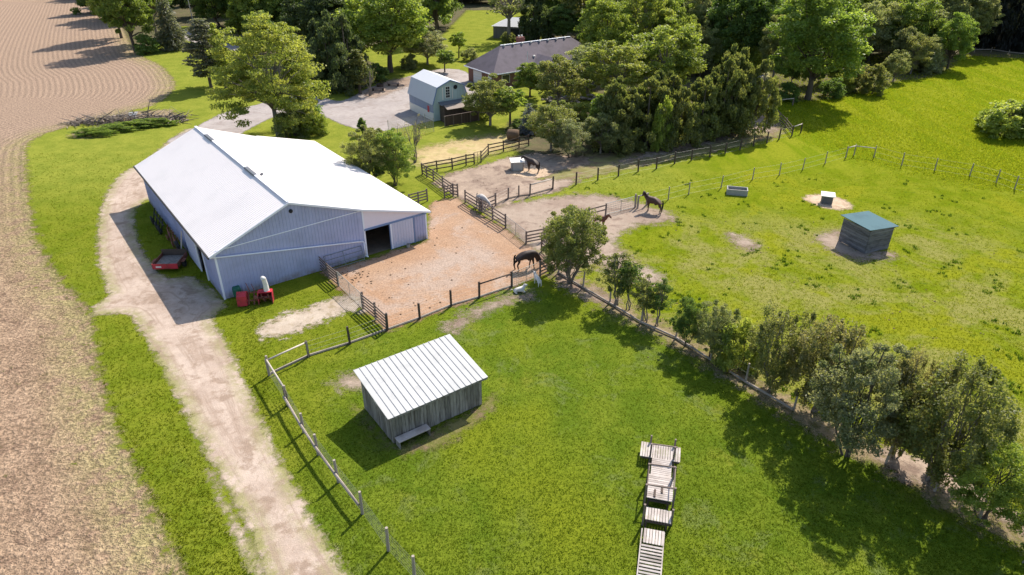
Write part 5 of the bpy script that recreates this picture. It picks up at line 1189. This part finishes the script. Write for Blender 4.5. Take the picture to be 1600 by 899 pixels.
row(112, 1385, 1470, 40, 7, ('mid', 'grey'), WL, WG)
row(90, 300, 330, 30, 3, ('dark',), ML.replace('tree of the dark meadow-end line', 'low growth beside the far road'), 'low growth by the far road')
LL = '* tree in the left wood'; LG = 'trees of the left wood'
row(84, 395, 440, 28, 8, ('dark',), LL, LG)
row(62, 400, 590, 34, 13, ('dark', 'mid'), LL, LG)
row(92, 490, 560, 34, 12, ('deep', 'dark', 'olive'), LL, LG, ('darkfir', 'maple'))
row(44, 330, 700, 34, 14, ('dark', 'mid', 'olive'), LL, LG)
row(24, 300, 690, 30, 14, ('dark', 'deep', 'mid'), LL, LG)
row(8, 175, 690, 30, 14, ('dark', 'deep'), LL, LG, ('darkfir', 'maple', 'maple'))
row(30, 180, 255, 30, 14, ('mid', 'dark'), LL, LG)
row(-6, 118, 200, 20, 13, ('dark', 'mid'), LL, LG)
row(-22, 60, 200, 30, 15, ('dark', 'mid'), LL, LG)
row(-10, 150, 690, 28, 15, ('deep', 'dark'), LL, LG)
row(-28, -100, 690, 34, 16, ('deep', 'dark'), LL, LG)

# ------------------------------------------------------------------ grass that stands up: short tufts on the lawns, long blades in the far pasture
def inside_any(X):
    k = np.zeros(len(X), bool)
    for P in BARE:
        lo, hi = P.min(0), P.max(0); s = (X[:, 0] > lo[0]) & (X[:, 0] < hi[0]) & (X[:, 1] > lo[1]) & (X[:, 1] < hi[1])
        if s.any():
            d = np.full(len(X), -1.); d[s] = sdist(P, X[s]); k |= d > -.15
    return k
def tufts(name, n_, box, hgt, wid, col, test=None, blades=3, label='', near=False):
    r = np.random.default_rng(3)
    if near:                                       # even in the picture's far and near ground alike
        U = r.uniform(box[0], box[1], n_); Vv = r.uniform(box[2], box[3], n_)
        q = 449.5 - Vv; dz = q * CP - FPX * SP; t_ = -CAM_H / dz; X = np.stack([(U - 800) * t_, (q * SP + FPX * CP) * t_], 1)
    else: X = np.stack([r.uniform(box[0], box[1], n_), r.uniform(box[2], box[3], n_)], 1)
    X = X[~inside_any(X)]
    if test is not None: X = X[test(X)]
    X = np.repeat(X, blades, 0); n_ = len(X); X = X + r.normal(size=X.shape) * wid * .9
    a = r.uniform(0, 6.283, n_); h = hgt * r.uniform(.5, 1.4, n_); w_b = wid * r.uniform(.5, 1.2, n_)
    B = np.column_stack([X, np.zeros(n_)]); d = np.column_stack([np.cos(a), np.sin(a), np.zeros(n_)]) * w_b[:, None] / 2
    tip = B + np.column_stack([r.normal(size=n_) * .35 * h, r.normal(size=n_) * .35 * h, h])
    V = np.stack([B - d, B + d, tip], 1).reshape(-1, 3); F = np.arange(n_ * 3).reshape(-1, 3)
    me = tri_mesh(name, V, F, r.uniform(0, 1, n_), M['grass_blade']); o = bpy.data.objects.new(name, me); C.objects.link(o); o.color = (*col, 1)
    tag(o, label, 'grass', None, 'stuff')
FA, FB, FC_ = G(1251, 208), G(1321, 247), G(1640, 311)
def tall_side(X):                                  # beyond the far fences, with an uneven edge
    k = np.ones(len(X), bool)
    for a, b_ in ((FA, FB), (FB, FC_)):
        m_ = Vector((-(b_ - a).y, (b_ - a).x, 0)).normalized(); k &= (X @ np.array([m_.x, m_.y]) - a.dot(m_)) + rng.normal(size=len(X)) * 1.5 > 0
    return k
lawn_side = lambda X: (X @ np.array([hn.x, hn.y]) - HA.dot(hn)) < -.3
tufts('lawn_grass', 90000, (380, 1620, 455, 905), 0.06, .04, (.105, .150, .014), lawn_side, 3, 'short rich green grass of the front lawn', True)
tufts('pasture_grass', 60000, (860, 1620, 270, 860), .08, .05, (.165, .190, .014), lambda X: ~lawn_side(X), 3, 'grazed yellow-green grass of the pasture', True)
tufts('tall_grass', 60000, (1200, 1620, 86, 300), .16, .07, (.225, .262, .020), tall_side, 3, 'long green grass of the far pasture', True)
tufts('rank_grass', 3200, (900, 1620, 270, 620), .16, .10, (.070, .120, .016), lambda X: ~lawn_side(X) & (np.sin(X[:, 0] * .9 + 2 * np.sin(X[:, 1] * .31)) * np.sin(X[:, 1] * .75 + 1.7 * np.sin(X[:, 0] * .4)) > .62), 14, 'darker rank tufts left standing in the grazed pasture', True)
tufts('verge_grass', 26000, (40, 420, 240, 905), .08, .05, (.128, .155, .012), None, 3, 'short grass of the verges left of the gravel drive', True)
